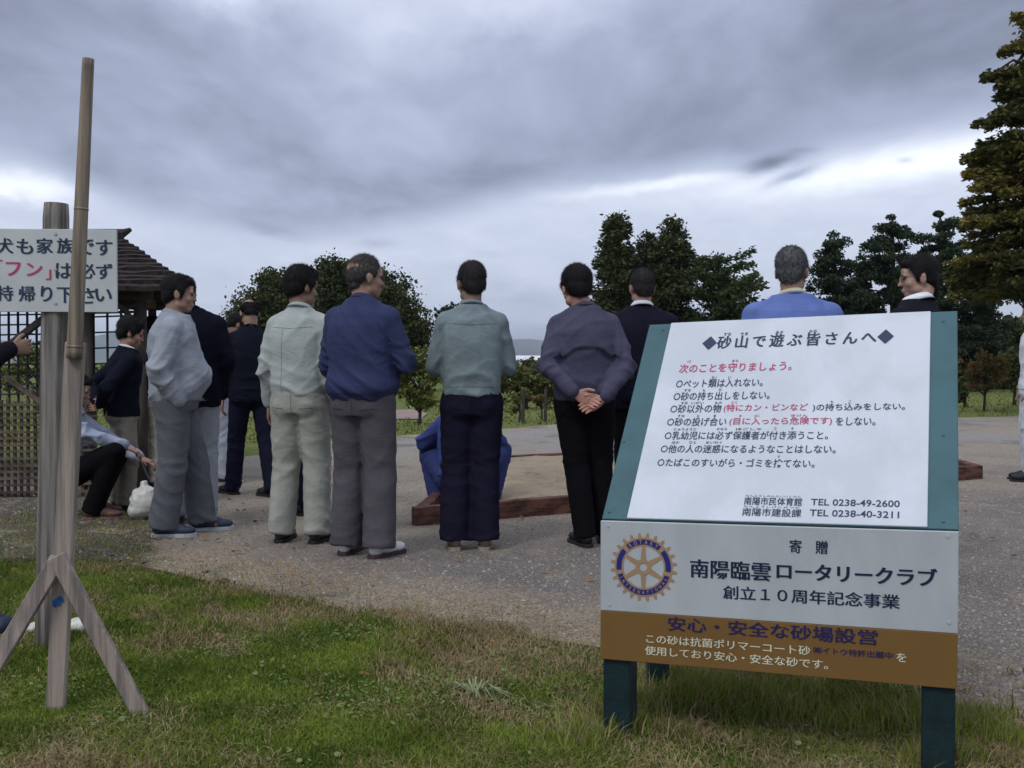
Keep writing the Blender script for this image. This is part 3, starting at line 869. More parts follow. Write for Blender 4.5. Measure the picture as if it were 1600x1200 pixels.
# stakes of the young shrubs
for px, lb in [(817, 'short dark stake at the left thin bush on the lawn'), (852, 'short dark stake at the right thin bush on the lawn')]:
    G = Geo(); q = place(px, 18.7); tube(G, [q, q + Vector((.01, 0, .62))], .03, 8)
    tag(G.build('wooden_stake', mat('stake', (.05, .04, .035), .9, .3, 9)), lb, 'stake', 'stakes on the far lawn')
G = Geo(); q = place(640, 25); box(G, (q.x - .05, q.y - .05, 0), (q.x + .05, q.y + .05, .28)); ball(G, q + Vector((0, 0, .33)), (.06, .06, .07))
tag(G.build('marker_post', mat('marker_white', (.6, .6, .62), .6, .1, 3)), 'small white marker post on the far lawn under the slender shrub', 'post')

# ================================================================== sandbox
wood_red = mat('timber_redbrown', (.070, .028, .021), .85, .35, 6, .8, 40, col2=(.150, .066, .046), stretch=(1, 1, 4))
sandm = ground_mat('sand_tan', [(0.34, 0.275, 0.195), (1.4, .4, .65, (0.27, 0.215, 0.155)), (6, .5, .7, (0.20, 0.16, 0.12)), (50, .5, .7, (0.40, 0.34, 0.26))], 1.0, 14, .06)
A = gnd(645, 822); B = gnd(1531, 748); Dp = gnd(748, 731); Ep = B + (Dp - A)
A.z = B.z = Dp.z = Ep.z = 0
sb = empty('sandbox', A); tag(sb, 'rectangular sandbox framed by red brown timber boards, behind the line of men', 'sandbox')


def board_part(name, p, q, w, h, m, parent, off, z0=-.02, n=3, gap=.006):
    d = (q - p); L = d.length; d.normalize()
    for k in range(n):
        s = p + d * (L * k / n + gap); e = p + d * (L * (k + 1) / n - gap)
        G = Geo(); bar(G, s - off + Vector((0, 0, z0 + h / 2)), e - off + Vector((0, 0, z0 + h / 2)), w, h)
        G.build(name, m, parent, bevel=.006)


board_part('board', A, B, .08, .15, wood_red, sb, A, -.02, 3)
board_part('board', Dp, Ep, .08, .135, wood_red, sb, A, -.02, 3)
board_part('board', A + Vector((.05, .06, 0)), Dp - Vector((0, .06, 0)), .08, .146, wood_red, sb, A, -.02, 2)
board_part('board', B + Vector((.0, .06, 0)), Ep - Vector((0, .06, 0)), .08, .146, wood_red, sb, A, -.02, 2)
V = []; F = []; nn = 60
for j in range(nn):
    for i in range(nn):
        u, v_ = i / (nn - 1), j / (nn - 1)
        p = A.lerp(B, u) + (Dp - A) * v_
        z = .055 + .035 * v_ + .03 * noise.noise(Vector((p.x * 1.6, p.y * 1.6, 4))) + .012 * noise.noise(Vector((p.x * 6, p.y * 6, 8)))
        V.append((p.x - A.x, p.y - A.y, z))
for j in range(nn - 1):
    for i in range(nn - 1): F.append((j * nn + i, j * nn + i + 1, (j + 1) * nn + i + 1, (j + 1) * nn + i))
mesh_np('sand', V, F, sandm, sb, True)
# the rounded end of a log beside the near board
G = Geo(); q = gnd(815, 806); tube(G, [q + Vector((0, 0, .055)), q + Vector((.03, .16, .055))], [.045, .045], 14)
tag(G.build('log_end', mat('log_dark', (.07, .03, .028), .8, .3, 12), None, False, .005), 'short dark red log lying against the near sandbox board', 'log')

# ================================================================== lettering
def text_mesh(s, bold=0.0):
    c = D.curves.new('txt', 'FONT'); c.body = s; c.offset = bold; c.resolution_u = 3
    o = D.objects.new('txt', c); COL.objects.link(o)
    dg = bpy.context.evaluated_depsgraph_get()
    me = D.meshes.new_from_object(o.evaluated_get(dg))
    D.objects.remove(o); D.curves.remove(c)
    return me


def text_on(s, O, ux, uy, x0, x1, yc, h, m, parent, bold=.012, lift=.0015, name='lettering', heavy=0.0, slant=0.0, dup=0):
    """flat print: text s fitted into [x0,x1] and height h round yc on the plane O + ux*x + uy*y"""
    me = text_mesh(s, bold)
    n = len(me.vertices)
    if n == 0: return None
    co = np.empty(n * 3, dtype=np.float32); me.vertices.foreach_get('co', co); co = co.reshape(-1, 3)
    lo, hi = co.min(0), co.max(0)
    nz = ux.cross(uy).normalized()
    full = max(hi[1] - lo[1], 1e-6)
    u = (co[:, 0] - lo[0]) / (hi[0] - lo[0]); v_ = (co[:, 1] - (lo[1] + hi[1]) / 2) / full
    X = x0 + u * (x1 - x0) + slant * v_ * h; Yv = yc + v_ * h
    P = np.array(O)[None] + X[:, None] * np.array(ux) + Yv[:, None] * np.array(uy) + np.array(nz) * lift
    if dup:
        base = P; polys = [tuple(p.vertices) for p in me.polygons]; G = Geo()
        for k in range(dup + 1):
            G.add([tuple(q) for q in (base + np.array(ux) * heavy * (k - dup / 2) + np.array(nz) * .0004 * k)], polys)
        D.meshes.remove(me)
        return G.build(name, m, parent)
    me.vertices.foreach_set('co', P.astype(np.float32).ravel()); me.update()
    me.materials.clear(); me.materials.append(m)
    return link(name, me, parent)


# ================================================================== rules board
SX, SY, SA, SW = 0.26393, 3.0, 0.39434, 0.96141
SZ0, SZ1, ST, SZ2, SK = 0.24725, 0.65822, 0.53331, 1.24659, 0.0288
ux = Vector((math.cos(SA), -math.sin(SA), SK / SW)); nb = Vector((math.sin(SA), math.cos(SA), 0))   # along the board, away from the viewer
S0 = Vector((SX, SY, 0))
sign = empty('rules_board', S0); tag(sign, 'sandbox rules board with white slanted panel, teal edges and a donor plate below', 'sign board')
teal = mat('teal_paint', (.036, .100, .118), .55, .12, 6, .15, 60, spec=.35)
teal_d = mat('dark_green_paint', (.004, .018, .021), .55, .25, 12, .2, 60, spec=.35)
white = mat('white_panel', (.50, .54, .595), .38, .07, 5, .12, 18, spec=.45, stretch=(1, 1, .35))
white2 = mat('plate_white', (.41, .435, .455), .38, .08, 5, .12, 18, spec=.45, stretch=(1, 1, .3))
ochre = mat('plate_ochre', (.175, .094, .026), .5, .06, 4, spec=.35)
navy_ink = mat('ink_navy', (.018, .035, .075), .5, .05, 4)
black_ink = mat('ink_blue_black', (.010, .016, .050), .5, .05, 4)
red_ink = mat('ink_crimson', (.42, .05, .13), .5, .05, 4)
purple_ink = mat('ink_indigo', (.020, .015, .085), .5, .05, 4)
cream_ink = mat('ink_cream', (.62, .60, .45), .5, .05, 4)
screwm = mat('screw_steel', (.45, .46, .48), .4, .1, 4, metal=.8)
uz = Vector((0, 0, 1))
Mrel = lambda v: v            # parts are written relative to S0
# local points on the slanted plane
us = (nb * ST + uz * (SZ2 - SZ1)); slant_len = us.length; us.normalize()
nsl = ux.cross(us).normalized()      # faces the viewer
if nsl.y > 0: nsl = -nsl
Ob = uz * SZ1 + ux * 0             # lower left corner of the slanted board (relative)


def slab(name, O, a, b, wa, wb, depth, nrm, m, parent, bevel=.002):
    G = Geo(); nrm = nrm.normalized()
    vs = [O, O + a * wa, O + a * wa + b * wb, O + b * wb]; vs2 = [v - nrm * depth for v in vs]
    G.add(vs + vs2, [(0, 1, 2, 3), (7, 6, 5, 4), (0, 4, 5, 1), (1, 5, 6, 2), (2, 6, 7, 3), (3, 7, 4, 0)])
    me_o = G.build(name, m, parent, bevel=bevel)
    return me_o


uxn = ux.normalized(); LX = ux.length
slab('slanted_board', Ob, uxn, us, SW * LX, slant_len, .026, nsl, teal, sign)


def to_plane(px, py, O, a, b, nrm):
    d = ray(px, py); o = Vector((0, 0, CAM_H)) - (S0 + O)
    t = -(o.dot(nrm)) / d.dot(nrm); p = o + d * t
    G_ = np.array([[a.dot(a), a.dot(b)], [a.dot(b), b.dot(b)]]); h_ = np.array([p.dot(a), p.dot(b)])
    return np.linalg.solve(G_, h_)


# white face panel, its corners read on the photograph
c = [to_plane(px, py, Ob, uxn, us, nsl) for px, py in ((980, 810), (1446, 824), (1457, 489), (1050, 503))]
wx0 = (c[0][0] + c[3][0]) / 2; wx1 = (c[1][0] + c[2][0]) / 2
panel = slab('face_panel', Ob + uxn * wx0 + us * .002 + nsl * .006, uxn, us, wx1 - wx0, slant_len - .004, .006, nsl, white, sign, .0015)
PO = Ob + nsl * .006


def ptext(s, xL, xR, yL, yR, h, m, bold=.012, parent=None, **k):
    a = to_plane(xL, yL, PO, uxn, us, nsl); b = to_plane(xR, yR, PO, uxn, us, nsl)
    q = to_plane((xL + xR) / 2, (yL + yR) / 2 - h / 2, PO, uxn, us, nsl); w_ = to_plane((xL + xR) / 2, (yL + yR) / 2 + h / 2, PO, uxn, us, nsl)
    return text_on(s, PO, uxn, us, a[0], b[0], (a[1] + b[1]) / 2, abs(q[1] - w_[1]), m, parent or panel, bold, .0012, **k)


ptext('◆砂 山 で 遊 ぶ 皆 さ ん へ◆'.replace(' ', '\u2009'), 1098, 1396, 536, 526.5, 21, navy_ink, .004, heavy=.0011, dup=2)
for s, a, b, y in [('すな', 1131, 1143, 522.5), ('やま', 1157, 1169, 522), ('あそ', 1212, 1224, 520), ('みな', 1264, 1277, 518)]: ptext(s, a, b, y, y - .4, 5, navy_ink)
ptext('次のことを守りましょう。', 1062, 1237, 575, 573, 14, red_ink, .003, heavy=.0008, dup=1)
for s, a, b, y in [('つぎ', 1073, 1080, 565), ('まも', 1144, 1154, 564)]: ptext(s, a, b, y, y, 4, red_ink)
L = [('○ペット類は入れない。', 1057, 1192, 599.5, 598, [('るい', 1112, 1120, 590), ('い', 1138, 1142, 590)]),
     ('○砂の持ち出しをしない。', 1053, 1203, 619.5, 617.5, [('すな', 1069, 1080, 610), ('も', 1098, 1102, 610), ('だ', 1123, 1128, 609)]),
     ('○砂の投げ合い', 1043, 1135, 659.5, 659, [('すな', 1059, 1070, 650), ('な', 1089, 1093, 650), ('あ', 1115, 1119, 650)]),
     ('○乳幼児には必ず保護者が付き添うこと。', 1039, 1294, 681, 680, [('にゅうようじ', 1053, 1088, 671), ('かなら', 1120, 1136, 670.5), ('ほごしゃ', 1150, 1190, 670.5), ('つ', 1209, 1213, 670), ('そ', 1236, 1240, 670)]),
     ('○他の人の迷惑になるようなことはしない。', 1033, 1306, 701.5, 702, [('ほか', 1050, 1062, 691.5), ('ひと', 1077, 1088, 691.5), ('めいわく', 1103, 1128, 691.5)]),
     ('○たばこのすいがら・ゴミを捨てない。', 1028, 1273, 722, 725, [('す', 1215, 1219, 714)])]
for s, a, b, y0_, y1_, fu in L:
    ptext(s, a, b, y0_, y1_, 13, navy_ink, .003, heavy=.0006, dup=1)
    for q in fu: ptext(q[0], q[1], q[2], q[3], q[3], 4, navy_ink)
ptext('○砂以外の物', 1048, 1127, 639, 638.5, 13, navy_ink, .003, heavy=.0006, dup=1)
for q in [('すな', 1064, 1075, 630), ('いがい', 1080, 1100, 629.5), ('もの', 1117, 1128, 629.5)]: ptext(q[0], q[1], q[2], q[3], q[3], 4, navy_ink)
ptext('(特にカン・ビンなど', 1131, 1262, 638.5, 637, 13, red_ink, .003, heavy=.0006, dup=1)
ptext('とく', 1143, 1152, 629, 629, 4, red_ink)
ptext(')の持ち込みをしない。', 1270, 1414, 637, 636.5, 13, navy_ink, .003, heavy=.0006, dup=1)
for q in [('も', 1298, 1302, 628), ('こ', 1326, 1330, 628)]: ptext(q[0], q[1], q[2], q[3], q[3], 4, navy_ink)
ptext('(目に入ったら危険です)', 1140, 1300, 659, 658.5, 13, red_ink, .003, heavy=.0006, dup=1)
for q in [('め', 1155, 1159, 650), ('はい', 1179, 1187, 650), ('きけん', 1236, 1262, 649.5)]: ptext(q[0], q[1], q[2], q[3], q[3], 4, red_ink)
ptext('をしない。', 1306, 1368, 659, 658, 13, navy_ink, .003, heavy=.0006, dup=1)
ptext('南陽市民体育館', 1163, 1253, 783, 784.5, 12.5, navy_ink, .002, heavy=.0006, dup=1)
ptext('TEL 0238-49-2600', 1267, 1406, 785, 787, 10.5, navy_ink, .012)
ptext('南陽市建設課', 1160, 1252, 800, 802, 12.5, navy_ink, .002, heavy=.0006, dup=1)
ptext('TEL 0238-40-3211', 1265, 1405, 802, 804, 10.5, navy_ink, .012)
ptext('なんようしみんたいいくかん', 1165, 1252, 775, 776, 3, navy_ink, 0)
ptext('なんようしけんせつか', 1162, 1250, 792, 793, 3, navy_ink, 0)

# lower plate: off-white above, ochre band below
Op = uz * SZ0
nf = -nb
zb = to_plane(941, 955, Op, uxn, uz, nf)[1]
zb2 = to_plane(1497, 985, Op, uxn, uz, nf)[1]
band = (zb + zb2) / 2 if zb2 > 0 else zb
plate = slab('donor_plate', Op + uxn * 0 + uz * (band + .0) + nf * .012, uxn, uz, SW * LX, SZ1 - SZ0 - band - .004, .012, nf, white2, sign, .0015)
bandp = slab('ochre_band', Op + nf * .012, uxn, uz, SW * LX, band - .0005, .012, nf, ochre, sign, .0015)
PL = Op + nf * .012


def ltext(s, xL, xR, yL, yR, h, m, bold=.012, parent=None, **k):
    a = to_plane(xL, yL, PL, uxn, uz, nf); b = to_plane(xR, yR, PL, uxn, uz, nf)
    q = to_plane((xL + xR) / 2, (yL + yR) / 2 - h / 2, PL, uxn, uz, nf); w_ = to_plane((xL + xR) / 2, (yL + yR) / 2 + h / 2, PL, uxn, uz, nf)
    return text_on(s, PL, uxn, uz, a[0], b[0], (a[1] + b[1]) / 2, abs(q[1] - w_[1]), m, parent or plate, bold, .0012, **k)


ltext('寄　贈', 1234, 1293, 853, 855.5, 21, black_ink, .004, heavy=.0012, dup=1)
ltext('南陽臨雲', 1079, 1204, 889, 892, 29, black_ink, .004, heavy=.0013, dup=2)
ltext('ロータリークラブ', 1214, 1464, 893, 900, 27, black_ink, .010, heavy=.0013, dup=2)
ltext('創立１０周年記念事業', 1130, 1406, 927.5, 937.5, 22, black_ink, .006, heavy=.0012, dup=1)
ltext('安心・安全な砂場設営', 1044, 1371, 977, 993, 23, purple_ink, .004, bandp, heavy=.0010, dup=2)
ltext('この砂は抗菌ポリマーコート砂', 1010, 1266, 1000, 1014, 14.5, cream_ink, .004, bandp, heavy=.0008, dup=1)
ltext('㈱イトウ特許出願中', 1271, 1395, 1017, 1022.5, 10.5, purple_ink, .002, bandp, heavy=.0005, dup=1)
ltext('を', 1401, 1416, 1027, 1027.5, 14, cream_ink, .004, bandp, heavy=.0008, dup=1)
ltext('使用しており安心・安全な砂です。', 1008, 1294, 1018, 1036, 14.5, cream_ink, .004, bandp, heavy=.0008, dup=1)

# gear wheel emblem
gold = mat('emblem_gold', (.33, .215, .125), .5, .08, 4)
blue = mat('emblem_blue', (.018, .022, .17), .5, .05, 4)
ec = to_plane(1005.5, 886, PL, uxn, uz, nf); er = (to_plane(1005.5, 832, PL, uxn, uz, nf)[1] - to_plane(1005.5, 940, PL, uxn, uz, nf)[1]) / 2
EO = PL + uxn * ec[0] + uz * ec[1]


def disc_ring(name, r0, r1, lift, m, parent, a0=0.0, a1=2 * PI, n=72):
    G = Geo(); vs = []; fs = []
    for i in range(n + 1):
        q = a0 + (a1 - a0) * i / n
        for r_ in (r0, r1): vs.append(EO + nf * lift + (uxn * math.cos(q) + uz * math.sin(q)) * r_ * er)
    for i in range(n): fs.append((2 * i, 2 * i + 1, 2 * i + 3, 2 * i + 2))
    G.add(vs, fs); return G.build(name, m, parent)


G = Geo()
emb = disc_ring('gear_emblem', .60, .86, .0010, gold, plate)
for k in range(24):
    q = 2 * PI * (k + .5) / 24; e1 = uxn * math.cos(q) + uz * math.sin(q); e2 = -uxn * math.sin(q) + uz * math.cos(q)
    G.add([EO + nf * .0011 + (e1 * r_ + e2 * s_) * er for r_, s_ in ((.83, -.055), (.96, -.042), (1.0, 0), (.96, .042), (.83, .055))], [(0, 1, 2, 3, 4)])
for k in range(6):
    q = 2 * PI * k / 6 + PI / 2; e1 = uxn * math.cos(q) + uz * math.sin(q); e2 = -uxn * math.sin(q) + uz * math.cos(q)
    G.add([EO + nf * .0012 + (e1 * r_ + e2 * s_) * er for r_, s_ in ((.15, -.085), (.63, -.050), (.63, .050), (.15, .085))], [(0, 1, 2, 3)])
teeth = G.build('gear_teeth', gold, plate); teeth['kind'] = 'stuff'
disc_ring('hub_ring', .115, .23, .0018, gold, plate)
for a0, a1 in ((50, 130), (140, 188), (-8, 40), (198, 342)):
    disc_ring('blue_segment', .655, .805, .0020, blue, plate, math.radians(a0), math.radians(a1), 30)


def arc_text(s, r_, a0, a1, h, up, m):
    G = Geo()
    for i, ch in enumerate(s):
        me = text_mesh(ch, .02); n = len(me.vertices)
        co = np.empty(n * 3, dtype=np.float32); me.vertices.foreach_get('co', co); co = co.reshape(-1, 3)
        q = math.radians(a0 + (a1 - a0) * i / (len(s) - 1)); e1 = uxn * math.cos(q) + uz * math.sin(q); e2 = (uxn * math.sin(q) - uz * math.cos(q))
        if not up: e2 = -e2; e1_ = -e1
        else: e1_ = e1
        cx = (co[:, 0].min() + co[:, 0].max()) / 2
        G.add([EO + nf * .0028 + e1 * r_ * er + (e2 * (v[0] - cx) * h * 1.0 + e1_ * (v[1] - .35) * h * 1.25) * er for v in co], [tuple(p.vertices) for p in me.polygons])
        D.meshes.remove(me)
    o = G.build('lettering', m, plate); return o


arc_text('ROTARY', .73, 122, 58, .125, True, gold)
arc_text('INTERNATIONAL', .73, 206, 334, .11, False, gold)

# posts, back frame, screws
for k, u in enumerate((.004, SW - .004 - .082)):
    G = Geo(); o = ux * u + nb * .0025
    wv = uxn * .082; dv = nb * .08
    top = SZ1 + ux.z * u - .004
    vs = [o + Vector((0, 0, -.25 - o.z)), o + wv + Vector((0, 0, -.25 - o.z)), o + wv + dv + Vector((0, 0, -.25 - o.z)), o + dv + Vector((0, 0, -.25 - o.z))]
    vt = [Vector((v.x, v.y, top - (.0 if i < 2 else .0))) for i, v in enumerate(vs)]
    vt[2].z = vt[3].z = top + .01
    G.add(vs + vt, [(3, 2, 1, 0), (4, 5, 6, 7), (0, 1, 5, 4), (1, 2, 6, 5), (2, 3, 7, 6), (3, 0, 4, 7)])
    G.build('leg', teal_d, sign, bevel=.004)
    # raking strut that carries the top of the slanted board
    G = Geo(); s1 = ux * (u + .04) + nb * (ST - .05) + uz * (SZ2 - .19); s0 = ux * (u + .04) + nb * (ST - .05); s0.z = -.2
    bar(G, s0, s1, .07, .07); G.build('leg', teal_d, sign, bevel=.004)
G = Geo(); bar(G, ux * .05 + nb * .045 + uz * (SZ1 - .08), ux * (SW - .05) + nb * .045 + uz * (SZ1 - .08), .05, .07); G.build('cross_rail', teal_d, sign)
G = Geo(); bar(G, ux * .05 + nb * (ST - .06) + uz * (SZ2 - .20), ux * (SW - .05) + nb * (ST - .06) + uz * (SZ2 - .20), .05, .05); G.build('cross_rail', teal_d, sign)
for px, py in ((1481, 838), (1483, 973), (950, 822), (952, 945)):
    q = to_plane(px, py, PL, uxn, uz, nf); cpt = PL + uxn * q[0] + uz * q[1]
    G = Geo(); tube(G, [cpt, cpt + nf * .002], [.005, .0042], 12); G.build('screw', white2, plate)

for px, py in ((1036, 516), (1474, 502), (975, 690), (1474, 680), (952, 800), (1474, 815)):
    q = to_plane(px, py, Ob, uxn, us, nsl); cpt = Ob + uxn * q[0] + us * q[1]
    G = Geo(); tube(G, [cpt, cpt + nsl * .0025], [.0045, .0035], 12); G.build('screw', teal, sign)

# ================================================================== dog notice on a log post
post_m = mat('weathered_log', (.135, .120, .105), .9, .4, 32, 1.0, 70, col2=(.26, .24, .215), stretch=(1, 1, .035))
PB = gnd(76, 1012); PB.z = 0
nt_ = empty('dog_notice', PB); tag(nt_, 'white notice about dogs screwed to a weathered round log post', 'sign board')
Yp_ = PB.y
top = at(88, 318, Yp_) - PB; bot = Vector((0, 0, -.2))
G = Geo(); pts_ = [bot.lerp(top, t) for t in (0, .2, .4, .6, .8, .97, 1.0)]
tube(G, pts_, [.057, .055, .052, .050, .049, .048, .044], 22)
G.build('post', post_m, nt_, True)
BO = at(-22, 487, Yp_ - .075) - PB; bx = (at(183, 488, Yp_ - .035) - at(-22, 487, Yp_ - .075)); bw = bx.length; bxn = bx.normalized()
byv = at(184, 359, Yp_ - .035) - at(183, 488, Yp_ - .035); bh = byv.length; byn = Vector((byv.x, 0, byv.z)).normalized(); byn = (byn - bxn * byn.dot(bxn)).normalized()
bn_ = bxn.cross(byn).normalized()
if bn_.y > 0: bn_ = -bn_
notice_w = mat('notice_white', (.49, .51, .51), .5, .06, 5, spec=.35)
board = slab('notice_panel', BO, bxn, byn, bw, bh, .012, bn_, notice_w, nt_, .0015)


def to_pl2(px, py):
    d = ray(px, py); o = Vector((0, 0, CAM_H)) - (PB + BO); t = -(o.dot(bn_)) / d.dot(bn_); p = o + d * t
    return p.dot(bxn), p.dot(byn)


def ntext(s, xL, xR, y, h, m):
    a = to_pl2(xL, y); b = to_pl2(xR, y); q = to_pl2((xL + xR) / 2, y - h / 2); w_ = to_pl2((xL + xR) / 2, y + h / 2)
    text_on(s, BO, bxn, byn, a[0], b[0], (q[1] + w_[1]) / 2, abs(q[1] - w_[1]), m, board, .004, .0015, heavy=.0016, dup=2)


for ch, xc, y, m_ in [('犬', 8, 384, 0), ('も', 39, 385, 0), ('家', 70, 384, 0), ('族', 102, 384, 0), ('で', 134, 386, 0), ('す', 163, 387, 0),
                      ('「', 0, 414, 1), ('フ', 21, 420, 1), ('ン', 54, 421, 1), ('」', 76, 429, 1), ('は', 100, 423, 0), ('必', 136, 423, 0), ('ず', 163, 424, 0),
                      ('持', 8, 458, 0), ('帰', 42, 459, 0), ('り', 73, 459, 0), ('下', 102, 461, 0), ('さ', 136, 462, 0), ('い', 162, 461, 0)]:
    wd = {'「': 7, '」': 7, 'り': 17, 'フ': 22, 'ン': 24}.get(ch, 25); hh = {'「': 16, '」': 16, 'フ': 21, 'ン': 20, 'い': 20}.get(ch, 24)
    ntext(ch, xc - wd / 2, xc + wd / 2, y, hh, red_ink if m_ else navy_ink)
for py in (366, 421, 474):
    q = to_pl2(87, py); cpt = BO + bxn * q[0] + byn * q[1]; G = Geo(); tube(G, [cpt, cpt + bn_ * .003], [.007, .005], 12); G.build('screw', screwm, board)
G = Geo(); cpt = BO + bxn * .35 + byn * .1 - bn_ * .02; bar(G, BO + bxn * .12 + byn * .12 - bn_ * .030, BO + bxn * (bw - .12) + byn * .12 - bn_ * .030, .03, .03); 
G.build('batten', post_m, nt_)

# ================================================================== bamboo pole on a three legged stake
bam = mat('bamboo_old', (.15, .118, .095), .65, .35, 30, .6, 90, col2=(.285, .225, .165), stretch=(1, 1, .04), spec=.4)
lath = mat('grey_lath', (.215, .185, .170), .85, .25, 34, .9, 80, col2=(.36, .295, .25), stretch=(1, 1, .04))
KB = gnd(86, 1118); KB.z = 0; yk = KB.y
stake = empty('pole_stand', KB); tag(stake, 'grey lath stand with splayed braces carrying a thin upright bamboo pole', 'pole stand')
rel = lambda px, py, y: at(px, py, y) - KB
jt = rel(113, 545, yk - .03)
G = Geo(); t0 = rel(116, 560, yk - .03); t1 = rel(138, 92, yk - .03)
pts_ = []; rad_ = []
for k in range(41):
    t = k / 40; p = t0.lerp(t1, t); r_ = .0240 - .0065 * t
    pts_.append(p); rad_.append(r_)
tube(G, pts_, rad_, 16)
for t in (.04, .50):
    p = t0.lerp(t1, t); d = (t1 - t0).normalized(); r_ = .0245 - .0070 * t; p.x += 0.0
    tube(G, [p - d * .004, p, p + d * .004], [r_, r_ + .0009, r_], 16)
G.build('bamboo_pole', bam, stake, True)
G = Geo(); bar(G, rel(85, 1150, yk), rel(118, 535, yk - .01), .058, .026, Vector((0, 1, 0))); G.build('upright_lath', lath, stake, bevel=.003)
G = Geo(); bar(G, rel(92, 872, yk - .035) , rel(-62, 1130, yk - .10), .050, .024, Vector((0, 1, 0))); G.build('brace', lath, stake, bevel=.003)
G = Geo(); bar(G, rel(88, 868, yk - .062), rel(222, 1118, yk - .03), .050, .024, Vector((0, 1, 0))); G.build('brace', lath, stake, bevel=.003)
G = Geo(); q = rel(91, 940, yk - .020)
r_ = random.Random(3); vs = [q]
for k in range(14):
    a = 2 * PI * k / 14; vs.append(q + Vector((math.cos(a) * .020 * r_.uniform(.6, 1.1), 0, math.sin(a) * .017 * r_.uniform(.6, 1.15) + math.cos(a) * .008)))
G.add(vs, [(0, 1 + (k + 1) % 14, 1 + k) for k in range(14)]); G.build('paint_mark', mat('paint_blue', (.02, .09, .28), .7, .2, 60), stake)
G = Geo(); tube(G, [gnd(108, 1120) + Vector((0, 0, .02)), gnd(150, 1117) + Vector((0, 0, .026)), gnd(200, 1112) + Vector((0, 0, .02))], [.0025, .002, .0015], 6)
tag(G.build('straw_stalk', mat('stalk', (.42, .30, .12), .8, .2, 20)), 'thin dry yellow stalk lying between the feet of the pole stand', 'stalk')

# things lying on the grass by the post
G = Geo(); p = gnd(118, 988)
for k in range(7): ball(G, p + Vector((rr.uniform(-.06, .05), rr.uniform(-.03, .03), .028)), (rr.uniform(.03, .05), .035, rr.uniform(.018, .03)))
me = remesh(G, 'white_rag', .006, 1); V, Nn = get_vn(me)
V += Nn * (np.sin(V[:, :1] * 110 + np.sin(V[:, 1:2] * 90) * 2) * .004); me.vertices.foreach_set('co', V.ravel()); me.materials.append(mat('rag_white', (.50, .50, .44), .9, .12, 12))
tag(link('white_rag', me), 'crumpled off white rag on the grass, right of the log post', 'rag')
G = Geo(); p = gnd(48, 990)
for k in range(6): ball(G, p + Vector((rr.uniform(-.05, .05), rr.uniform(-.03, .03), .024)), (rr.uniform(.03, .045), .035, rr.uniform(.016, .026)))
me = remesh(G, 'white_rag', .006, 1); V, Nn = get_vn(me)
V += Nn * (np.sin(V[:, :1] * 100 + 1 + np.sin(V[:, 1:2] * 90) * 2) * .004); me.vertices.foreach_set('co', V.ravel()); me.materials.append(MATS['rag_white'])
tag(link('white_rag', me), 'crumpled off white rag on the grass, left of the log post', 'rag')
G = Geo(); p = gnd(2, 992)
for k in range(8): ball(G, p + Vector((rr.uniform(-.08, .045), rr.uniform(-.05, .05), .04)), (rr.uniform(.03, .05), .045, rr.uniform(.03, .045)))
me = remesh(G, 'navy_bag', .006, 2); me.materials.append(mat('bag_navy', (.010, .016, .040), .6, .2, 12))
bag = link('navy_bag', me); tag(bag, 'dark navy cloth bag on the grass at the left picture edge', 'bag')

# ================================================================== lattice hut
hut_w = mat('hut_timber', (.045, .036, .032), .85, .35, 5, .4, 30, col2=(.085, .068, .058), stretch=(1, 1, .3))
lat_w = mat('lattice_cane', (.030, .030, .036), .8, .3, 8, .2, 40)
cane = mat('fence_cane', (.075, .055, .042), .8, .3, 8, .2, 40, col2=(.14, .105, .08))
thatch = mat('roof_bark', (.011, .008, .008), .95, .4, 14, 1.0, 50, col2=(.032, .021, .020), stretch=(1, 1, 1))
HY = 8.6
HB = Vector((-4.6, 9.6, 0))
hut = empty('lattice_hut', HB); tag(hut, 'dark timber hut with bark roof and cane lattice walls behind the dog notice', 'hut')
h3 = lambda px, py, y: at(px, py, y) - HB
ze, zr = zat(452, HY), zat(370, 10.2)
eB = (306 - 800) / 1600 * 11.8
eR, eL, rR, rL = (305 - 800) / 1600 * HY, -8.0, (186 - 800) / 1600 * 10.2, -6.8
nC = 13
for k in range(nC):
    t0_, t1_ = k / nC, (k + 1.35) / nC
    for side_ in ('f', 'b', 'r'):
        def edge_(t, drop):
            z = ze + (zr - ze) * t
            if side_ == 'f': return Vector((eL + (rL - eL) * t, HY + 1.6 * t, z - drop)), Vector((eR + (rR - eR) * t, HY + 1.6 * t, z - drop))
            if side_ == 'b': return Vector((eB + (rR - eB) * t, 11.8 - 1.6 * t, z - drop)), Vector((eL + (rL - eL) * t, 11.8 - 1.6 * t, z - drop))
            return Vector((eR + (rR - eR) * t, HY + 1.6 * t, z - drop)), Vector((eB + (rR - eB) * t, 11.8 - 1.6 * t, z - drop))
        t1c = min(t1_, 1.0)
        a, b = edge_(t0_, -.030); c_, d_ = edge_(t1c, 0.0); a2, b2 = edge_(t0_, .012); c2_, d2_ = edge_(t1c, .03)
        rr2 = random.Random(k * 7 + ord(side_)); nseg = 26 if side_ != 'r' else 12
        vs = []; fs = []
        for i in range(nseg + 1):
            u = i / nseg; jz = rr2.uniform(-.012, .012); 
            for p, q in ((a, b), (c_, d_), (c2_, d2_), (a2, b2)): vs.append(p.lerp(q, u) + Vector((0, 0, jz if p is a or p is a2 else jz * .3)) - HB)
        for i in range(nseg):
            for m_ in range(4): fs.append((i * 4 + m_, i * 4 + (m_ + 1) % 4, (i + 1) * 4 + (m_ + 1) % 4, (i + 1) * 4 + m_))
        fs.append((0, 1, 2, 3)); fs.append(tuple(nseg * 4 + m_ for m_ in (3, 2, 1, 0)))
        G = Geo(); G.add(vs, fs); G.build('shingle_course', thatch, hut)
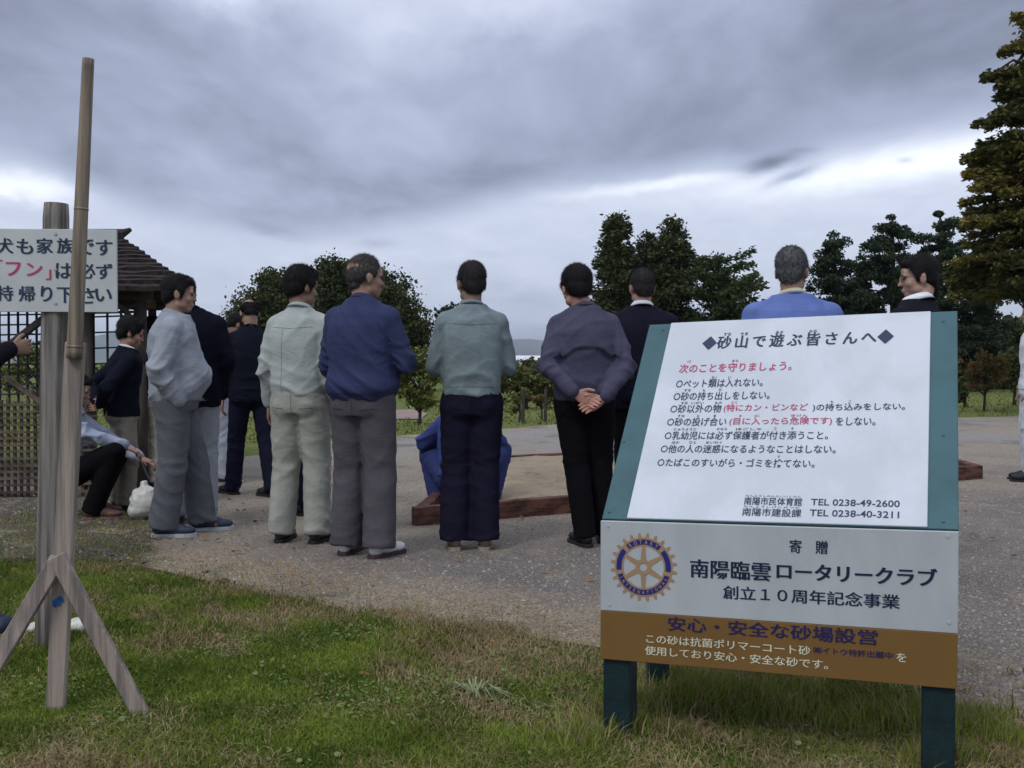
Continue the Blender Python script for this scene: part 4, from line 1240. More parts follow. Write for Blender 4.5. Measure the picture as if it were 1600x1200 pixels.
G = Geo(); tube(G, [Vector((rL, 10.2, zr + .02)) - HB, Vector((rR + .06, 10.2, zr + .03)) - HB, Vector((rR + .13, 10.2, zr + .07)) - HB], [.05, .045, .02], 8); G.build('ridge_pole', hut_w, hut)
for px, y in ((222, 8.95), (137, 8.95), (-60, 8.95)):
    b = h3(px, 600, y); G = Geo(); tube(G, [Vector((b.x, b.y, -.1)), Vector((b.x, b.y, 1.78))], [.05, .046], 10); G.build('post', hut_w, hut, True)
for X_ in (-4.0, -7.4):
    G = Geo(); tube(G, [Vector((X_, 11.4, -.1)) - HB, Vector((X_, 11.4, 1.8)) - HB], [.05, .046], 10); G.build('post', hut_w, hut, True)
bm_y = 8.95
G = Geo(); bar(G, h3(-260, 462, bm_y), h3(238, 462, bm_y), .09, .07); G.build('beam', hut_w, hut)
G = Geo(); bar(G, Vector((-3.22, 8.95, 1.74)) - HB, Vector((-4.0, 11.4, 1.74)) - HB, .09, .07); G.build('beam', hut_w, hut)
for py, w_ in ((480, .026), (489, .022)):
    G = Geo(); bar(G, h3(128, py, 8.92), h3(222, py - 2, 8.92), w_, w_); G.build('rail', hut_w, hut)
G = Geo(); tube(G, [h3(226, 566, 8.9), h3(214, 520, 8.88), h3(196, 484, 8.88), h3(172, 466, 8.9)], [.026, .028, .028, .024], 8); G.build('brace', hut_w, hut, True)
G = Geo(); bar(G, h3(-12, 560, 8.85), h3(78, 490, 8.85), .06, .05); G.build('brace', hut_w, hut)
G = Geo(); bar(G, h3(8, 588, 8.40), h3(80, 640, 8.40), .035, .035); G.build('brace', cane, hut)
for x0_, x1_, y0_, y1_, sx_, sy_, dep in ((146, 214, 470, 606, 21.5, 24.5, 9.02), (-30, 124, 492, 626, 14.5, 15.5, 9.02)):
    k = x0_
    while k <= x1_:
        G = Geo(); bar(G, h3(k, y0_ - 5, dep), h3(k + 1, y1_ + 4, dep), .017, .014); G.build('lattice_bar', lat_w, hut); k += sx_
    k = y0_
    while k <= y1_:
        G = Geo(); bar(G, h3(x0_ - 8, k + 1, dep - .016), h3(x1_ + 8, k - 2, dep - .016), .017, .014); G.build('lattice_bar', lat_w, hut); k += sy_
rr3 = random.Random(9); k = -40
while k < 150:
    G = Geo(); a = h3(k, 626 + rr3.uniform(-6, 4), 8.42); b = h3(k + rr3.uniform(-1, 1), 700, 8.42); b.z = -.02; bar(G, a, b, .022, .018); G.build('fence_cane', cane, hut); k += 10.5
k = 632
while k < 770:
    G = Geo(); bar(G, h3(-45, k + 2, 8.40), h3(152, k - 1 + rr3.uniform(-2, 2), 8.40), .016, .018); G.build('fence_cane', cane, hut); k += 10.5

# ================================================================== people
PZ = np.array([.80, .90, 1.0, 1.1, 1.2, 1.3, 1.37, 1.42, 1.455, 1.50])
PHX = np.array([.178, .176, .164, .168, .180, .180, .150, .108, .076, .063])
PHY = np.array([.122, .125, .115, .118, .128, .125, .108, .085, .070, .062])


def spine_fn(P, Nk, bow):
    P = Vector(P); Nk = Vector(Nk); mid = (P + Nk) / 2 + Vector((0, bow, 0))
    def f(z):
        t = (z - .92) / (1.455 - .92)
        if t < 0: p = P + (mid - P) * 2 * t
        elif t > 1: p = Nk + (Nk - mid) * 2 * (t - 1)
        else: p = P * (1 - t) ** 2 + mid * 2 * t * (1 - t) + Nk * t * t
        e = min(max(t, 0.0), 1.0)
        d = ((mid - P) * (1 - e) + (Nk - mid) * e).normalized()
        return p, d
    return f


def torso_rings(G, sp, z0, z1, wx, wy, grow, tw=0.0, belly=0.0, pw=2.5, n=14, mods=None, grow_y=None):
    rs = []
    for i in range(n + 1):
        z = z0 + (z1 - z0) * i / n
        p, d = sp(z)
        hx = float(np.interp(z, PZ, PHX)) * wx + grow; hy = float(np.interp(z, PZ, PHY)) * wy + (grow if grow_y is None else grow_y)
        if mods:
            k = mods(z); hx += k; hy += k
        a = tw * min(1, max(0, (z - .95) / .4))
        side = Vector((math.cos(a), math.sin(a), 0)); fwd = d.cross(side).normalized(); side = fwd.cross(d).normalized()
        b = belly * math.exp(-((z - 1.05) / .13) ** 2)
        rs.append((p + fwd * b * .5, side, fwd, hx, hy + b * .5, pw if z < 1.38 else 2.1))
    rings(G, rs)


def ripple(me, amp, bends, seed, base=.35, freq=34, grain=0.0):
    """cloth folds: stronger round the joints (bends: list of (point, radius))"""
    V, Nn = get_vn(me); V = V.astype(np.float64)
    r = np.random.default_rng(seed)
    w_ = np.full(len(V), base)
    for c, rad in bends:
        d = np.linalg.norm(V - np.array(c)[None], axis=1); w_ = np.maximum(w_, np.exp(-(d / rad) ** 2))
    f = np.zeros(len(V))
    wx_ = V + .035 * np.sin(V[:, [1, 2, 0]] * 9 + r.uniform(0, 6)) + .012 * np.sin(V[:, [2, 0, 1]] * 27 + r.uniform(0, 6))
    for k in range(4):
        d = np.array([r.uniform(-.7, .7), r.uniform(-.7, .7), r.uniform(.5, 1) if k < 3 else .1]); d /= np.linalg.norm(d)
        ph = wx_ @ d * freq * r.uniform(.6, 1.3) + r.uniform(0, 6)
        msk = .5 + .5 * np.sin(wx_ @ r.normal(0, 1, 3) * 11 + r.uniform(0, 6))
        f += ((1 - np.abs(np.sin(ph))) ** 1.6 - .35) * msk
    V += Nn * (f * amp * w_)[:, None]
    if grain: V += Nn * r.normal(0, grain, (len(V), 1))
    me.vertices.foreach_set('co', V.astype(np.float32).ravel()); me.update()


def hand_geo(G, w, d, nrm, th, s=1.0, curl=.5, spread=.06):
    """palm with four unequal bent fingers and a thumb leaving the side near the wrist"""
    w = Vector(w); d = Vector(d).normalized(); nrm = Vector(nrm); nrm = (nrm - d * nrm.dot(d)).normalized(); th = Vector(th); th = (th - d * th.dot(d) - nrm * th.dot(nrm)).normalized()
    rs = []
    for t, hx, hy in ((-.03, .026, .021), (.0, .027, .020), (.03, .037, .017), (.06, .041, .016), (.085, .040, .013)):
        rs.append((w + d * t * s, th, nrm, hx * s, hy * s, 2.4))
    rings(G, rs, 18)
    for k, (off, L, r_) in enumerate(((.030, .070, .0088), (.0105, .078, .0090), (-.0095, .073, .0086), (-.0285, .058, .0078))):
        p = w + d * .082 * s + th * off * s; a = curl * (.5 + .1 * k); dd = (d + th * off * spread * 40 * .02).normalized()
        for j, f in enumerate((.44, .31, .25)):
            q = p + (dd * math.cos(a) + nrm * math.sin(a)) * L * f * s
            caps(G, p, q, r_ * s * (1 - .08 * j), r_ * s * (.93 - .08 * j), 10); p = q; a += curl * .75
    p = w + d * .022 * s + th * .030 * s; dd = (d * .75 + th * .62 + nrm * .15).normalized()
    q = p + dd * .042 * s; caps(G, p, q, .0125 * s, .0105 * s, 10)
    dd = (d * .95 + th * .25 + nrm * .25 * (1 + curl)).normalized(); caps(G, q, q + dd * .032 * s, .0102 * s, .0082 * s, 10)


ARMS = {
    'down': lambda s: ((s * .222, -.035, 1.10), (s * .235, .055, .865), (s * .05, .08, -1), (-s, .1, 0), (0, 1, .1), .45),
    'back': lambda s: ((s * .236, -.10, 1.10), (s * .095, -.205, .945 if s < 0 else .915), (-s * .85, -.05, -.45), (0, -1, .1), (0, .1, 1), .38),
    'fold': lambda s: ((s * .222, .035, 1.085), (-s * .03, .215, 1.13 + s * .03), (-s, .05, .1), (0, -1, 0), (0, 0, 1), .5),
    'front': lambda s: ((s * .225, .0, 1.10), (s * .06, .19, .93), (-s * .6, .3, -.6), (0, -1, 0), (-s, .2, 1), .5),
    'pocket': lambda s: ((s * .228, -.06, 1.10), (s * .20, .035, .90), (-s * .1, .25, -1), (-s, .1, 0), (0, 1, 0), .4),
}


def person(label, x, y, heading, H=1.70, head_yaw=0, head_pitch=0, skin=(.30, .165, .105), hair='short', hair_col=(.012, .010, .010), hair_col2=None,
           top=None, legs=None, shoes=None, arms=('down', 'down'), wx=1.0, wy=1.0, belly=0.0, lean=0.0, bow=-.02, pelvis=(0, 0, .92), neck=None,
           feet=None, knees=None, foot_yaw=(0, 0), shirt=None, glasses=False, twist=0.0, seed=1, hs=1.0, vox=.009, face=False, group='men standing round the sandbox', belt=None, vest=False, headoff=(0, 0, 0)):
    s = H / 1.682
    root = empty('person', (x, y, 0), heading); tag(root, label, 'person', group); root.scale = (s, s, s)
    sk = mat('skin_%d_%d' % (round(skin[0] * 1000), round(skin[1] * 1000)), skin, .55, .12, 14, .15, 90, spec=.35)
    Nk = Vector(neck) if neck else Vector((0, lean, 1.455))
    P = Vector(pelvis)
    sp = spine_fn(P, Nk, bow)
    spd = sp(1.37); aT = twist
    side = Vector((math.cos(aT), math.sin(aT), 0)); fwd = spd[1].cross(side).normalized(); side = fwd.cross(spd[1]).normalized()
    sh = {q: sp(1.345)[0] + side * q * .148 * wx for q in (-1, 1)}
    J = {}
    for q, a in ((-1, arms[0]), (1, arms[1])):
        if isinstance(a, str): e, w, hd, hn, ht, cu = ARMS[a](q)
        else: e, w, hd, hn, ht, cu = a
        e = Vector(e); w = Vector(w)
        if isinstance(a, str):
            off = (Nk - Vector((0, 0, 1.455))) * .75; e = e + off; w = w + off * .6
            e.x *= .5 + .5 * wx; w.x *= .4 + .6 * wx
        J[q] = (e, w, Vector(hd), Vector(hn), Vector(ht), cu)
    hips = {q: sp(.885)[0] + Vector((q * .088 * wx, 0, 0)) for q in (-1, 1)}
    feet = feet or (((-.10, 0, 0)), ((.10, 0, 0)))
    ank = {-1: Vector(feet[0]) + Vector((0, 0, .09)), 1: Vector(feet[1]) + Vector((0, 0, .09))}
    kn = {}
    for i, q in enumerate((-1, 1)):
        kn[q] = Vector(knees[i]) if knees else hips[q].lerp(ank[q], .49) + Vector((0, .03, 0))
    # ---- head
    hR = Matrix.Rotation(math.radians(head_yaw), 3, 'Z') @ Matrix.Rotation(math.radians(head_pitch), 3, 'X')
    nd = sp(1.455)[1]
    hc = Nk + nd * .03 + Vector((0, .012, .098)) * hs + Vector(headoff)
    R4 = hR
    def hp(v): return hc + R4 @ (Vector(v) * hs)
    def hb(G, c, r, n1=16, n2=11): ball(G, hp(c), tuple(k * hs for k in r), R4, n1, n2)
    G = Geo()
    hb(G, (0, -.012, .032), (.074, .093, .086), 20, 14); hb(G, (0, .028, -.028), (.060, .064, .088), 18, 12); hb(G, (0, .060, -.086), (.032, .030, .024))
    for q in (-1, 1):
        hb(G, (q * .036, .020, -.066), (.028, .040, .030)); hb(G, (q * .036, .060, -.028), (.024, .024, .024)); hb(G, (q * .078, -.004, -.012), (.009, .019, .031))
        hb(G, (q * .082, -.010, .002), (.007, .012, .016)); hb(G, (q * .028, .080, .017), (.024, .012, .008))
    hb(G, (0, .092, -.008), (.0095, .014, .026)); hb(G, (0, .106, -.028), (.012, .012, .010)); hb(G, (0, .092, -.060), (.021, .010, .006)); hb(G, (0, .090, -.070), (.018, .010, .006))
    hb(G, (0, .078, .035), (.045, .010, .030))
    caps(G, sp(1.40)[0], hp((0, -.022, -.055)), .060, .053, 18)
    # ---- body
    torso_rings(G, sp, .82, 1.45, wx, wy, -.022, twist, belly * .8)
    for q in (-1, 1):
        e, w = J[q][:2]
        caps(G, sh[q], e, .050, .042); caps(G, e, w, .040, .027)
        caps(G, hips[q], kn[q], .078, .056); caps(G, kn[q], ank[q], .054, .036); caps(G, ank[q], ank[q] + Vector((0, .10, -.045)), .036, .028)
    me = remesh(G, 'body', vox, 1)
    for q in (-1, 1):
        if J[q][5] <= 0: continue
        G2 = Geo(); e, w, hd, hn, ht, cu = J[q]
        hand_geo(G2, w + hd.normalized() * .02, hd, hn, ht, 1.0, cu)
        hm = remesh(G2, 'h', .0036, 1)
        bm = bmesh.new(); bm.from_mesh(me); bm.from_mesh(hm); bm.to_mesh(me); bm.free(); D.meshes.remove(hm)
    me.polygons.foreach_set('use_smooth', np.ones(len(me.polygons), dtype=bool))
    me.materials.clear(); me.materials.append(sk); body = link('body', me, root)
    # ---- eyes and brows
    if face:
        for q in (-1, 1):
            G = Geo(); ball(G, hp((q * .028, .0865, .002)), (.0125 * hs, .006 * hs, .0055 * hs), R4, 10, 7); e_ = G.build('eye', mat('eye_dark', (.03, .022, .02), .3, .1, 9), body, True)
            G = Geo(); ball(G, hp((q * .029, .092, .022)), (.018 * hs, .005 * hs, .0035 * hs), R4, 10, 7); G.build('eyebrow', mat('brow', (.02, .016, .014), .8, .1, 9), body, True)
        G = Geo(); ball(G, hp((0, .1005, -.065)), (.019 * hs, .003 * hs, .0022 * hs), R4, 10, 7); G.build('mouth', mat('lip_line', (.12, .045, .04), .6, .1, 9), body, True)
    # ---- hair
    if hair:
        G = Geo(); th = 0.0
        if hair in ('short', 'thick'):
            t_ = .004 if hair == 'short' else .011
            hb(G, (0, -.020, .046), (.0775 + t_, .090 + t_, .080 + t_), 20, 14)
            hb(G, (0, -.050, .000), (.066 + t_, .050 + t_, .072)); hb(G, (0, -.055, -.045), (.050, .034, .030))
            for q in (-1, 1): hb(G, (q * .066, .006, .024), (.014 + t_, .034, .040)); hb(G, (q * .068, .022, .000), (.009, .010, .028))
            hb(G, (0, .050, .082), (.050 + t_, .040, .026 + t_))
        elif hair == 'thin':        # thinning crown: sides and back only, a light film on top
            hb(G, (0, -.045, .012), (.076, .062, .062)); hb(G, (0, -.055, -.045), (.050, .034, .030))
            for q in (-1, 1): hb(G, (q * .060, -.004, .030), (.021, .050, .038))
            hb(G, (0, -.010, .050), (.0725, .0885, .0745), 20, 14)
        elif hair == 'ring':        # bald crown
            hb(G, (0, -.046, .018), (.0755, .0615, .066)); hb(G, (0, -.052, -.038), (.062, .044, .045))
            for q in (-1, 1): hb(G, (q * .060, -.010, .020), (.021, .050, .038))
        hme = remesh(G, 'hair', .0075, 1)
        V, Nn = get_vn(hme); r = np.random.default_rng(seed)
        V = V.astype(np.float64); V += Nn * ((np.sin(V[:, 0] * 160 + np.sin(V[:, 2] * 120) * 2) * np.sin(V[:, 1] * 130 + 1)) * .0010)[:, None]
        hme.vertices.foreach_set('co', V.astype(np.float32).ravel())
        k = r.integers(0, len(V), 6500); p = V[k]; nn_ = Nn[k].astype(np.float64)
        fl = np.array(hR @ Vector((0, -.5, -.9))); fl = fl[None] + r.normal(0, .35, (len(k), 3)); fl -= nn_ * (fl * nn_).sum(1)[:, None]
        dd = nn_ * .30 + fl * .85; dd /= np.linalg.norm(dd, axis=1)[:, None]; sd = np.cross(dd, nn_); sd /= np.linalg.norm(sd, axis=1)[:, None] + 1e-9
        Ls = r.uniform(.010, .022, (len(k), 1)) * hs * (1.25 if hair == 'thick' else 1)
        T = np.stack([p - sd * .0010, p + sd * .0010, p + dd * Ls], 1).reshape(-1, 3)
        bm = bmesh.new(); bm.from_mesh(hme)
        vs = [bm.verts.new(t) for t in T]
        for i in range(0, len(vs), 3): bm.faces.new(vs[i:i + 3])
        bm.to_mesh(hme); bm.free()
        hm_ = mat('hair_%d_%d' % (round(hair_col[0] * 1000), round((hair_col2 or (0,))[0] * 1000)), tuple(c * .7 for c in hair_col), .65, .2, 60, .25, 260, col2=tuple(c * .75 for c in hair_col2) if hair_col2 else None, spec=.2, island=.35 if hair_col2 else 0)
        hme.materials.clear(); hme.materials.append(hm_); link('hair', hme, root)
    # ---- trousers
    L = dict(col=(.05, .05, .055), hip=.104, knee=.080, hem=.082, hemz=.055, amp=.010, name='trousers'); L.update(legs or {})
    G = Geo(); torso_rings(G, sp, .815, 1.0, wx, wy, .004, 0, belly * .7, 2.5, 7)
    for q in (-1, 1):
        hip, k_, a_ = hips[q], kn[q], ank[q]
        caps(G, hip, k_, L['hip'], L['knee'], 20); 
        ball(G, sp(.86)[0] + Vector((q * .072 * wx, 0, 0)) - sp(.86)[1].cross(Vector((1, 0, 0))) * .052 * wy, (.088, .080, .095))
        dn = (a_ - k_).normalized(); bt = a_ + dn * (.09 - L['hemz'])
        aa, bb = frame(dn)
        rings(G, [(k_, aa, bb, L['knee'], L['knee'], 2), (k_.lerp(bt, .5), aa, bb, (L['knee'] + L['hem']) / 2 - .002, (L['knee'] + L['hem']) / 2, 2), (bt, aa, bb, L['hem'] - .004, L['hem'] + .004, 2)], 20)
    me = remesh(G, L['name'], .0115, 2, .5)
    ripple(me, L['amp'], [(tuple(kn[-1]), .14), (tuple(kn[1]), .14), (tuple(ank[-1]), .13), (tuple(ank[1]), .13), (tuple(sp(.84)[0]), .13)], seed + 3, .30)
    me.materials.append(cloth('cloth_%s' % '_'.join(str(round(c * 10000)) for c in L['col']), L['col'])); tr = link(L['name'], me, root)
    # ---- jacket or shirt
    T = dict(col=(.2, .2, .2), hem=.90, sl=.070, cuff=.046, amp=.008, name='jacket', collar=.030, collar_col=None, gather=.0, yoke=False, sleeves=True, grow=.010, sh=.078); T.update(top or {})
    G = Geo()
    gz = T['hem']
    torso_rings(G, sp, gz, 1.462, wx, wy, T['grow'], twist, belly, 2.6, 18, (lambda z: -T['gather'] * math.exp(-((z - gz) / .035) ** 2) + T['gather'] * .8 * math.exp(-((z - gz - .10) / .06) ** 2)) if T['gather'] else None)
    for q in (-1, 1):
        e, w = J[q][:2]
        if gz < .875: ball(G, sp(.885)[0] + Vector((q * .060 * wx, 0, 0)) - sp(.86)[1].cross(Vector((1, 0, 0))) * .045 * wy, (.105, .096, .085 if gz < .83 else .05))
        ball(G, sh[q] + Vector((0, 0, -.005)), T['sh'], None, 18, 12)
        caps(G, sp(1.415)[0] + side * q * .045, sh[q] + Vector((0, 0, .012)), .052, T['sh'] * .78, 18)
        caps(G, sp(1.28)[0] + side * q * .10, sh[q], .09, T['sh'] * .95, 18)
        caps(G, sh[q], e, T['sh'] * .95, T['sl'] * .90, 18); caps(G, e, w.lerp(e, .04), T['sl'] * .88, T['cuff'], 18)
    me = remesh(G, T['name'], .0105, 2, .5)
    bends = [(tuple(J[q][0]), .13) for q in (-1, 1)] + [(tuple(sh[q] - Vector((0, 0, .10))), .09) for q in (-1, 1)] + [(tuple(sp(gz + .05)[0] - fwd * .08), .15)]
    ripple(me, T['amp'] * 2.1, bends, seed, .26, 31)
    if T['yoke']:           # cape like back yoke with a free lower edge
        V, Nn = get_vn(me); V = V.astype(np.float64)
        edge_z = 1.175 + .035 * np.cos(V[:, 0] * 11) - .02 * np.exp(-((np.abs(V[:, 0]) - .13) / .03) ** 2)
        m_ = (V[:, 1] < -.01) & (np.abs(V[:, 0]) < .20) & (V[:, 2] > edge_z)
        V += Nn * (m_ * .016 * np.exp(-np.clip((V[:, 2] - edge_z) / .13, 0, 4)))[:, None]
        me.vertices.foreach_set('co', V.astype(np.float32).ravel()); me.update()
    cm_ = cloth('cloth_%s' % '_'.join(str(round(c * 10000)) for c in T['col']), T['col'])
    me.materials.append(cm_); jk = link(T['name'], me, root)
    from mathutils.bvhtree import BVHTree
    def strips(me_, lines, m_, nm, par, wd=.0035, dr=Vector((0, 1, 0))):
        bv = BVHTree.FromPolygons([v.co for v in me_.vertices], [tuple(p.vertices) for p in me_.polygons])
        for ln in lines:
            pp = []
            for i in range(len(ln) - 1):
                for k in range(9):
                    x_, z_ = np.array(ln[i]) * (1 - k / 8) + np.array(ln[i + 1]) * (k / 8)
                    h_ = bv.ray_cast(Vector((x_, -1.2, z_)), dr)
                    if h_[0] is not None and h_[0].y < .12: pp.append((h_[0] + h_[1] * .0008, h_[1]))
            if len(pp) < 3: continue
            V_ = []; F_ = []
            for i, (p_, n_) in enumerate(pp):
                t_ = (pp[min(i + 1, len(pp) - 1)][0] - pp[max(i - 1, 0)][0]).normalized(); c_ = t_.cross(n_).normalized() * wd / 2
                V_ += [p_ - c_, p_ + n_ * .0016, p_ + c_]
            for i in range(len(pp) - 1): F_ += [(3 * i, 3 * i + 1, 3 * i + 4, 3 * i + 3), (3 * i + 1, 3 * i + 2, 3 * i + 5, 3 * i + 4)]
            mesh_np(nm, [tuple(v) for v in V_], F_, m_, par)
    if not knees:
        lc = tuple(c * .55 for c in L['col']); tm = cloth('seam_%s' % '_'.join(str(round(c * 10000)) for c in lc), lc)
        pz = [(-.130, .845), (-.055, .838)]
        strips(tr.data, [pz, [(-a, b) for a, b in pz]], tm, 'pocket_edge', tr, .006)
        strips(tr.data, [[(0, .93), (0, .80)]], tm, 'seam', tr, .004)
        lc = tuple(c * .62 for c in T['col']); jm = cloth('seam_%s' % '_'.join(str(round(c * 10000)) for c in lc), lc)
        if T.get('seams'): strips(me, T['seams'], jm, 'seam', jk, .0035)
    # collar: a standing band round the neck, rolled outwards
    def collar(zc, r0, hgt, m, name, par, tilt=.22, thick=.006):
        G = Geo(); c0, d0 = sp(zc); d0 = (d0 + Vector((0, .25, 0))).normalized(); a_ = d0.cross(Vector((0, 1, 0))).normalized(); b_ = a_.cross(d0).normalized() * -1
        n = 28; vs = []; fs = []
        prof = [(0, r0 + .012), (hgt * .6, r0 + .004), (hgt, r0), (hgt * 1.02, r0 + thick), (hgt * .55, r0 + thick + .012), (-.002, r0 + thick + .020)]
        for i in range(n):
            q = 2 * PI * i / n
            for (h_, rr_) in prof: vs.append(c0 + a_ * math.cos(q) * rr_ + b_ * math.sin(q) * rr_ * 1.12 + d0 * h_ * (1 - .25 * max(0, -math.sin(q)) * 0))
        k_ = len(prof)
        for i in range(n):
            for j in range(k_): fs.append((i * k_ + j, i * k_ + (j + 1) % k_, ((i + 1) % n) * k_ + (j + 1) % k_, ((i + 1) % n) * k_ + j))
        G.add(vs, fs); G.build(name, m, par, True)
    collar(1.438, .061, T['collar'], cloth('collar_%s' % '_'.join(str(round(c * 1000)) for c in T['collar_col']), T['collar_col']) if T['collar_col'] else cm_, 'collar', jk)
    if shirt: collar(1.446, .0565, T['collar'] + .008, cloth('shirt_%s' % '_'.join(str(round(c * 1000)) for c in shirt), shirt), 'shirt_collar', root)
    if belt:
        G = Geo(); rs = []
        for z in (.955, .962, .985, .992):
            p, d = sp(z); hx = float(np.interp(z, PZ, PHX)) * wx + .0135; hy = float(np.interp(z, PZ, PHY)) * wy + .0135
            rs.append((p + Vector((0, belly * .35, 0)), Vector((1, 0, 0)), d.cross(Vector((1, 0, 0))), hx, hy + belly * .35, 2.5))
        rings(G, rs); G.build('belt', mat('belt_leather', belt, .5, .1, 20), root, True)
    # ---- shoes
    S = dict(col=(.02, .018, .018), sole=(.02, .018, .018), L=1.0); S.update(shoes or {})
    for i, q in enumerate((-1, 1)):
        c = ank[q] - Vector((0, 0, .09)); Rz = Matrix.Rotation(math.radians(foot_yaw[i]), 3, 'Z')
        f = lambda v: c + Rz @ Vector(v)
        G = Geo(); ball(G, f((0, .135, .045)), (.044, .072, .030), Rz); ball(G, f((0, .065, .055)), (.040, .085, .042), Rz); ball(G, f((0, -.025, .058)), (.037, .050, .048), Rz)
        ball(G, f((0, -.01, .085)), (.038, .048, .035), Rz)
        me = remesh(G, 'shoe', .0075, 2)
        me.materials.append(mat('shoe_%s' % '_'.join(str(round(k * 1000)) for k in S['col']), S['col'], .55, .15, 20, spec=.3)); so = link('shoe', me, root)
        G = Geo(); rs = []
        out = [(0, -.080), (.026, -.070), (.038, -.040), (.036, .02), (.044, .09), (.048, .14), (.038, .185), (.018, .208), (0, .213)]
        out = out + [(-a, b) for a, b in out[-2:0:-1]]
        n = len(out); vs = [f((a, b, .0)) for a, b in out] + [f((a * 1.02, b, .026)) for a, b in out]
        G.add(vs, [tuple(range(n - 1, -1, -1)), tuple(range(n, 2 * n))] + [(k, (k + 1) % n, n + (k + 1) % n, n + k) for k in range(n)])
        G.build('sole', mat('sole_%s' % '_'.join(str(round(k * 1000)) for k in S['sole']), S['sole'], .7, .15, 20), so)
    # ---- glasses
    if glasses:
        G = Geo(); gm = mat('glasses_frame', (.05, .05, .06), .3, .1, 20, metal=.5)
        for q in (-1, 1):
            pts = [hp((q * .032 + .021 * math.cos(a), .098 - abs(q * .032 + .021 * math.cos(a)) * .15, -.001 + .015 * math.sin(a))) for a in np.linspace(0, 2 * PI, 17)]
            tube(G, pts, .0013, 6)
            tube(G, [hp((q * .053, .090, .004)), hp((q * .074, .045, .006)), hp((q * .080, -.004, .008))], .0014, 6)
        tube(G, [hp((-.011, .100, .003)), hp((.011, .100, .003))], .0014, 6)
        gl = G.build('glasses', gm, root); gl['kind'] = 'thing'
    return root


def at_ground(px, y): return ((px - 800) / 1600.0 * y, y)


RD = math.radians
SK_A = (.235, .140, .100); SK_B = (.29, .175, .125)
BLK = (.012, .010, .011)
# man in grey work clothes, side view, facing right
x, y = at_ground(272, 6.62)
person('stout man in grey work jacket and trousers seen from the side', x, y, RD(-78), 1.65, 4, -6, SK_B, 'short', BLK, None,
       dict(col=(.265, .285, .325), hem=.875, gather=.016, amp=.012, sl=.078, cuff=.052, collar=.036, sh=.086, grow=.016), dict(col=(.100, .106, .120), hip=.118, knee=.096, hem=.094, amp=.013),
       dict(col=(.03, .04, .07), sole=(.42, .44, .45)), ((( -.25, -.03, 1.10), (-.185, .06, .90), (.3, 1, -.3), (1, 0, 0), (0, 0, 1), 0), ((.25, -.07, 1.08), (.185, .05, .885), (-.3, 1, -.5), (-1, 0, 0), (0, 0, 1), 0)),
       1.08, 1.12, .10, .015, -.03, feet=((-.10, .16, 0), (.11, -.06, 0)), foot_yaw=(6, -6), face=True, seed=11, hs=1.04, vox=.008)
# man in pale workwear
x, y = at_ground(468, 6.30)
person('man in pale green grey shirt and pale trousers seen from behind', x, y, RD(-14), 1.675, -34, -8, SK_A, 'thick', BLK, None,
       dict(col=(.345, .375, .360), hem=.905, seams=[[(-.13, 1.335), (0, 1.325), (.13, 1.335)], [(-.05, 1.32), (-.055, 1.15), (-.06, .93)]], gather=.012, amp=.009, sl=.066, cuff=.046, collar=.030, sh=.076, grow=.008), dict(col=(.315, .320, .285), hip=.106, knee=.088, hem=.088, amp=.013),
       dict(col=(.03, .03, .032)), ('down', 'pocket'), .98, 1.0, 0, .02, -.03, feet=((-.125, 0, 0), (.105, .02, 0)), foot_yaw=(8, -6), seed=12, face=True, hs=1.03)
# man in navy blouson
x, y = at_ground(566, 5.88)
person('balding man in navy blouson, grey brown trousers and white shoes', x, y, RD(-20), 1.70, -40, -4, SK_B, 'thin', (.035, .030, .030), (.11, .10, .10),
       dict(col=(.034, .041, .098), hem=.885, gather=.030, seams=[[(-.16, .925), (-.06, .93), (.06, .93), (.16, .925)], [(-.15, 1.33), (-.20, 1.22)], [(.15, 1.33), (.20, 1.22)]], amp=.010, sl=.076, cuff=.05, collar=.034, sh=.088, grow=.020), dict(col=(.082, .075, .085), hip=.112, knee=.094, hem=.098, amp=.009),
       dict(col=(.55, .56, .58), sole=(.055, .03, .035)), (((-.225, .02, 1.09), (-.09, .22, 1.10), (1, .2, .1), (0, -1, 0), (0, 0, 1), .5), ((.238, .06, 1.10), (.08, .235, 1.10), (-1, .1, .1), (0, -1, 0), (0, 0, 1), .5)),
       1.0, 1.04, .04, .02, -.035, feet=((-.105, .0, 0), (.115, -.02, 0)), foot_yaw=(6, -16), glasses=True, face=True, seed=13, hs=1.06)
# man in teal jacket
x, y = at_ground(737, 6.10)
person('man in grey teal jacket with folded arms and navy trousers', x, y, RD(3), 1.68, 14, -5, SK_A, 'short', (.014, .011, .012), (.05, .04, .042),
       dict(col=(.165, .210, .222), hem=.930, gather=.006, seams=[[(-.17, .972), (-.06, .975), (.06, .975), (.17, .972)], [(-.14, 1.345), (0, 1.335), (.14, 1.345)]], amp=.009, sl=.072, cuff=.05, collar=.030, sh=.082, grow=.014), dict(col=(0.0124, 0.0112, 0.0248), hip=.108, knee=.090, hem=.094, amp=.011),
       dict(col=(.19, .145, .11), sole=(.30, .25, .20)), ('fold', 'fold'), .96, 1.0, .0, .01, -.03, feet=((-.105, -.02, 0), (.075, -.02, 0)), foot_yaw=(6, -4), glasses=True, face=True, seed=14, hs=1.04)
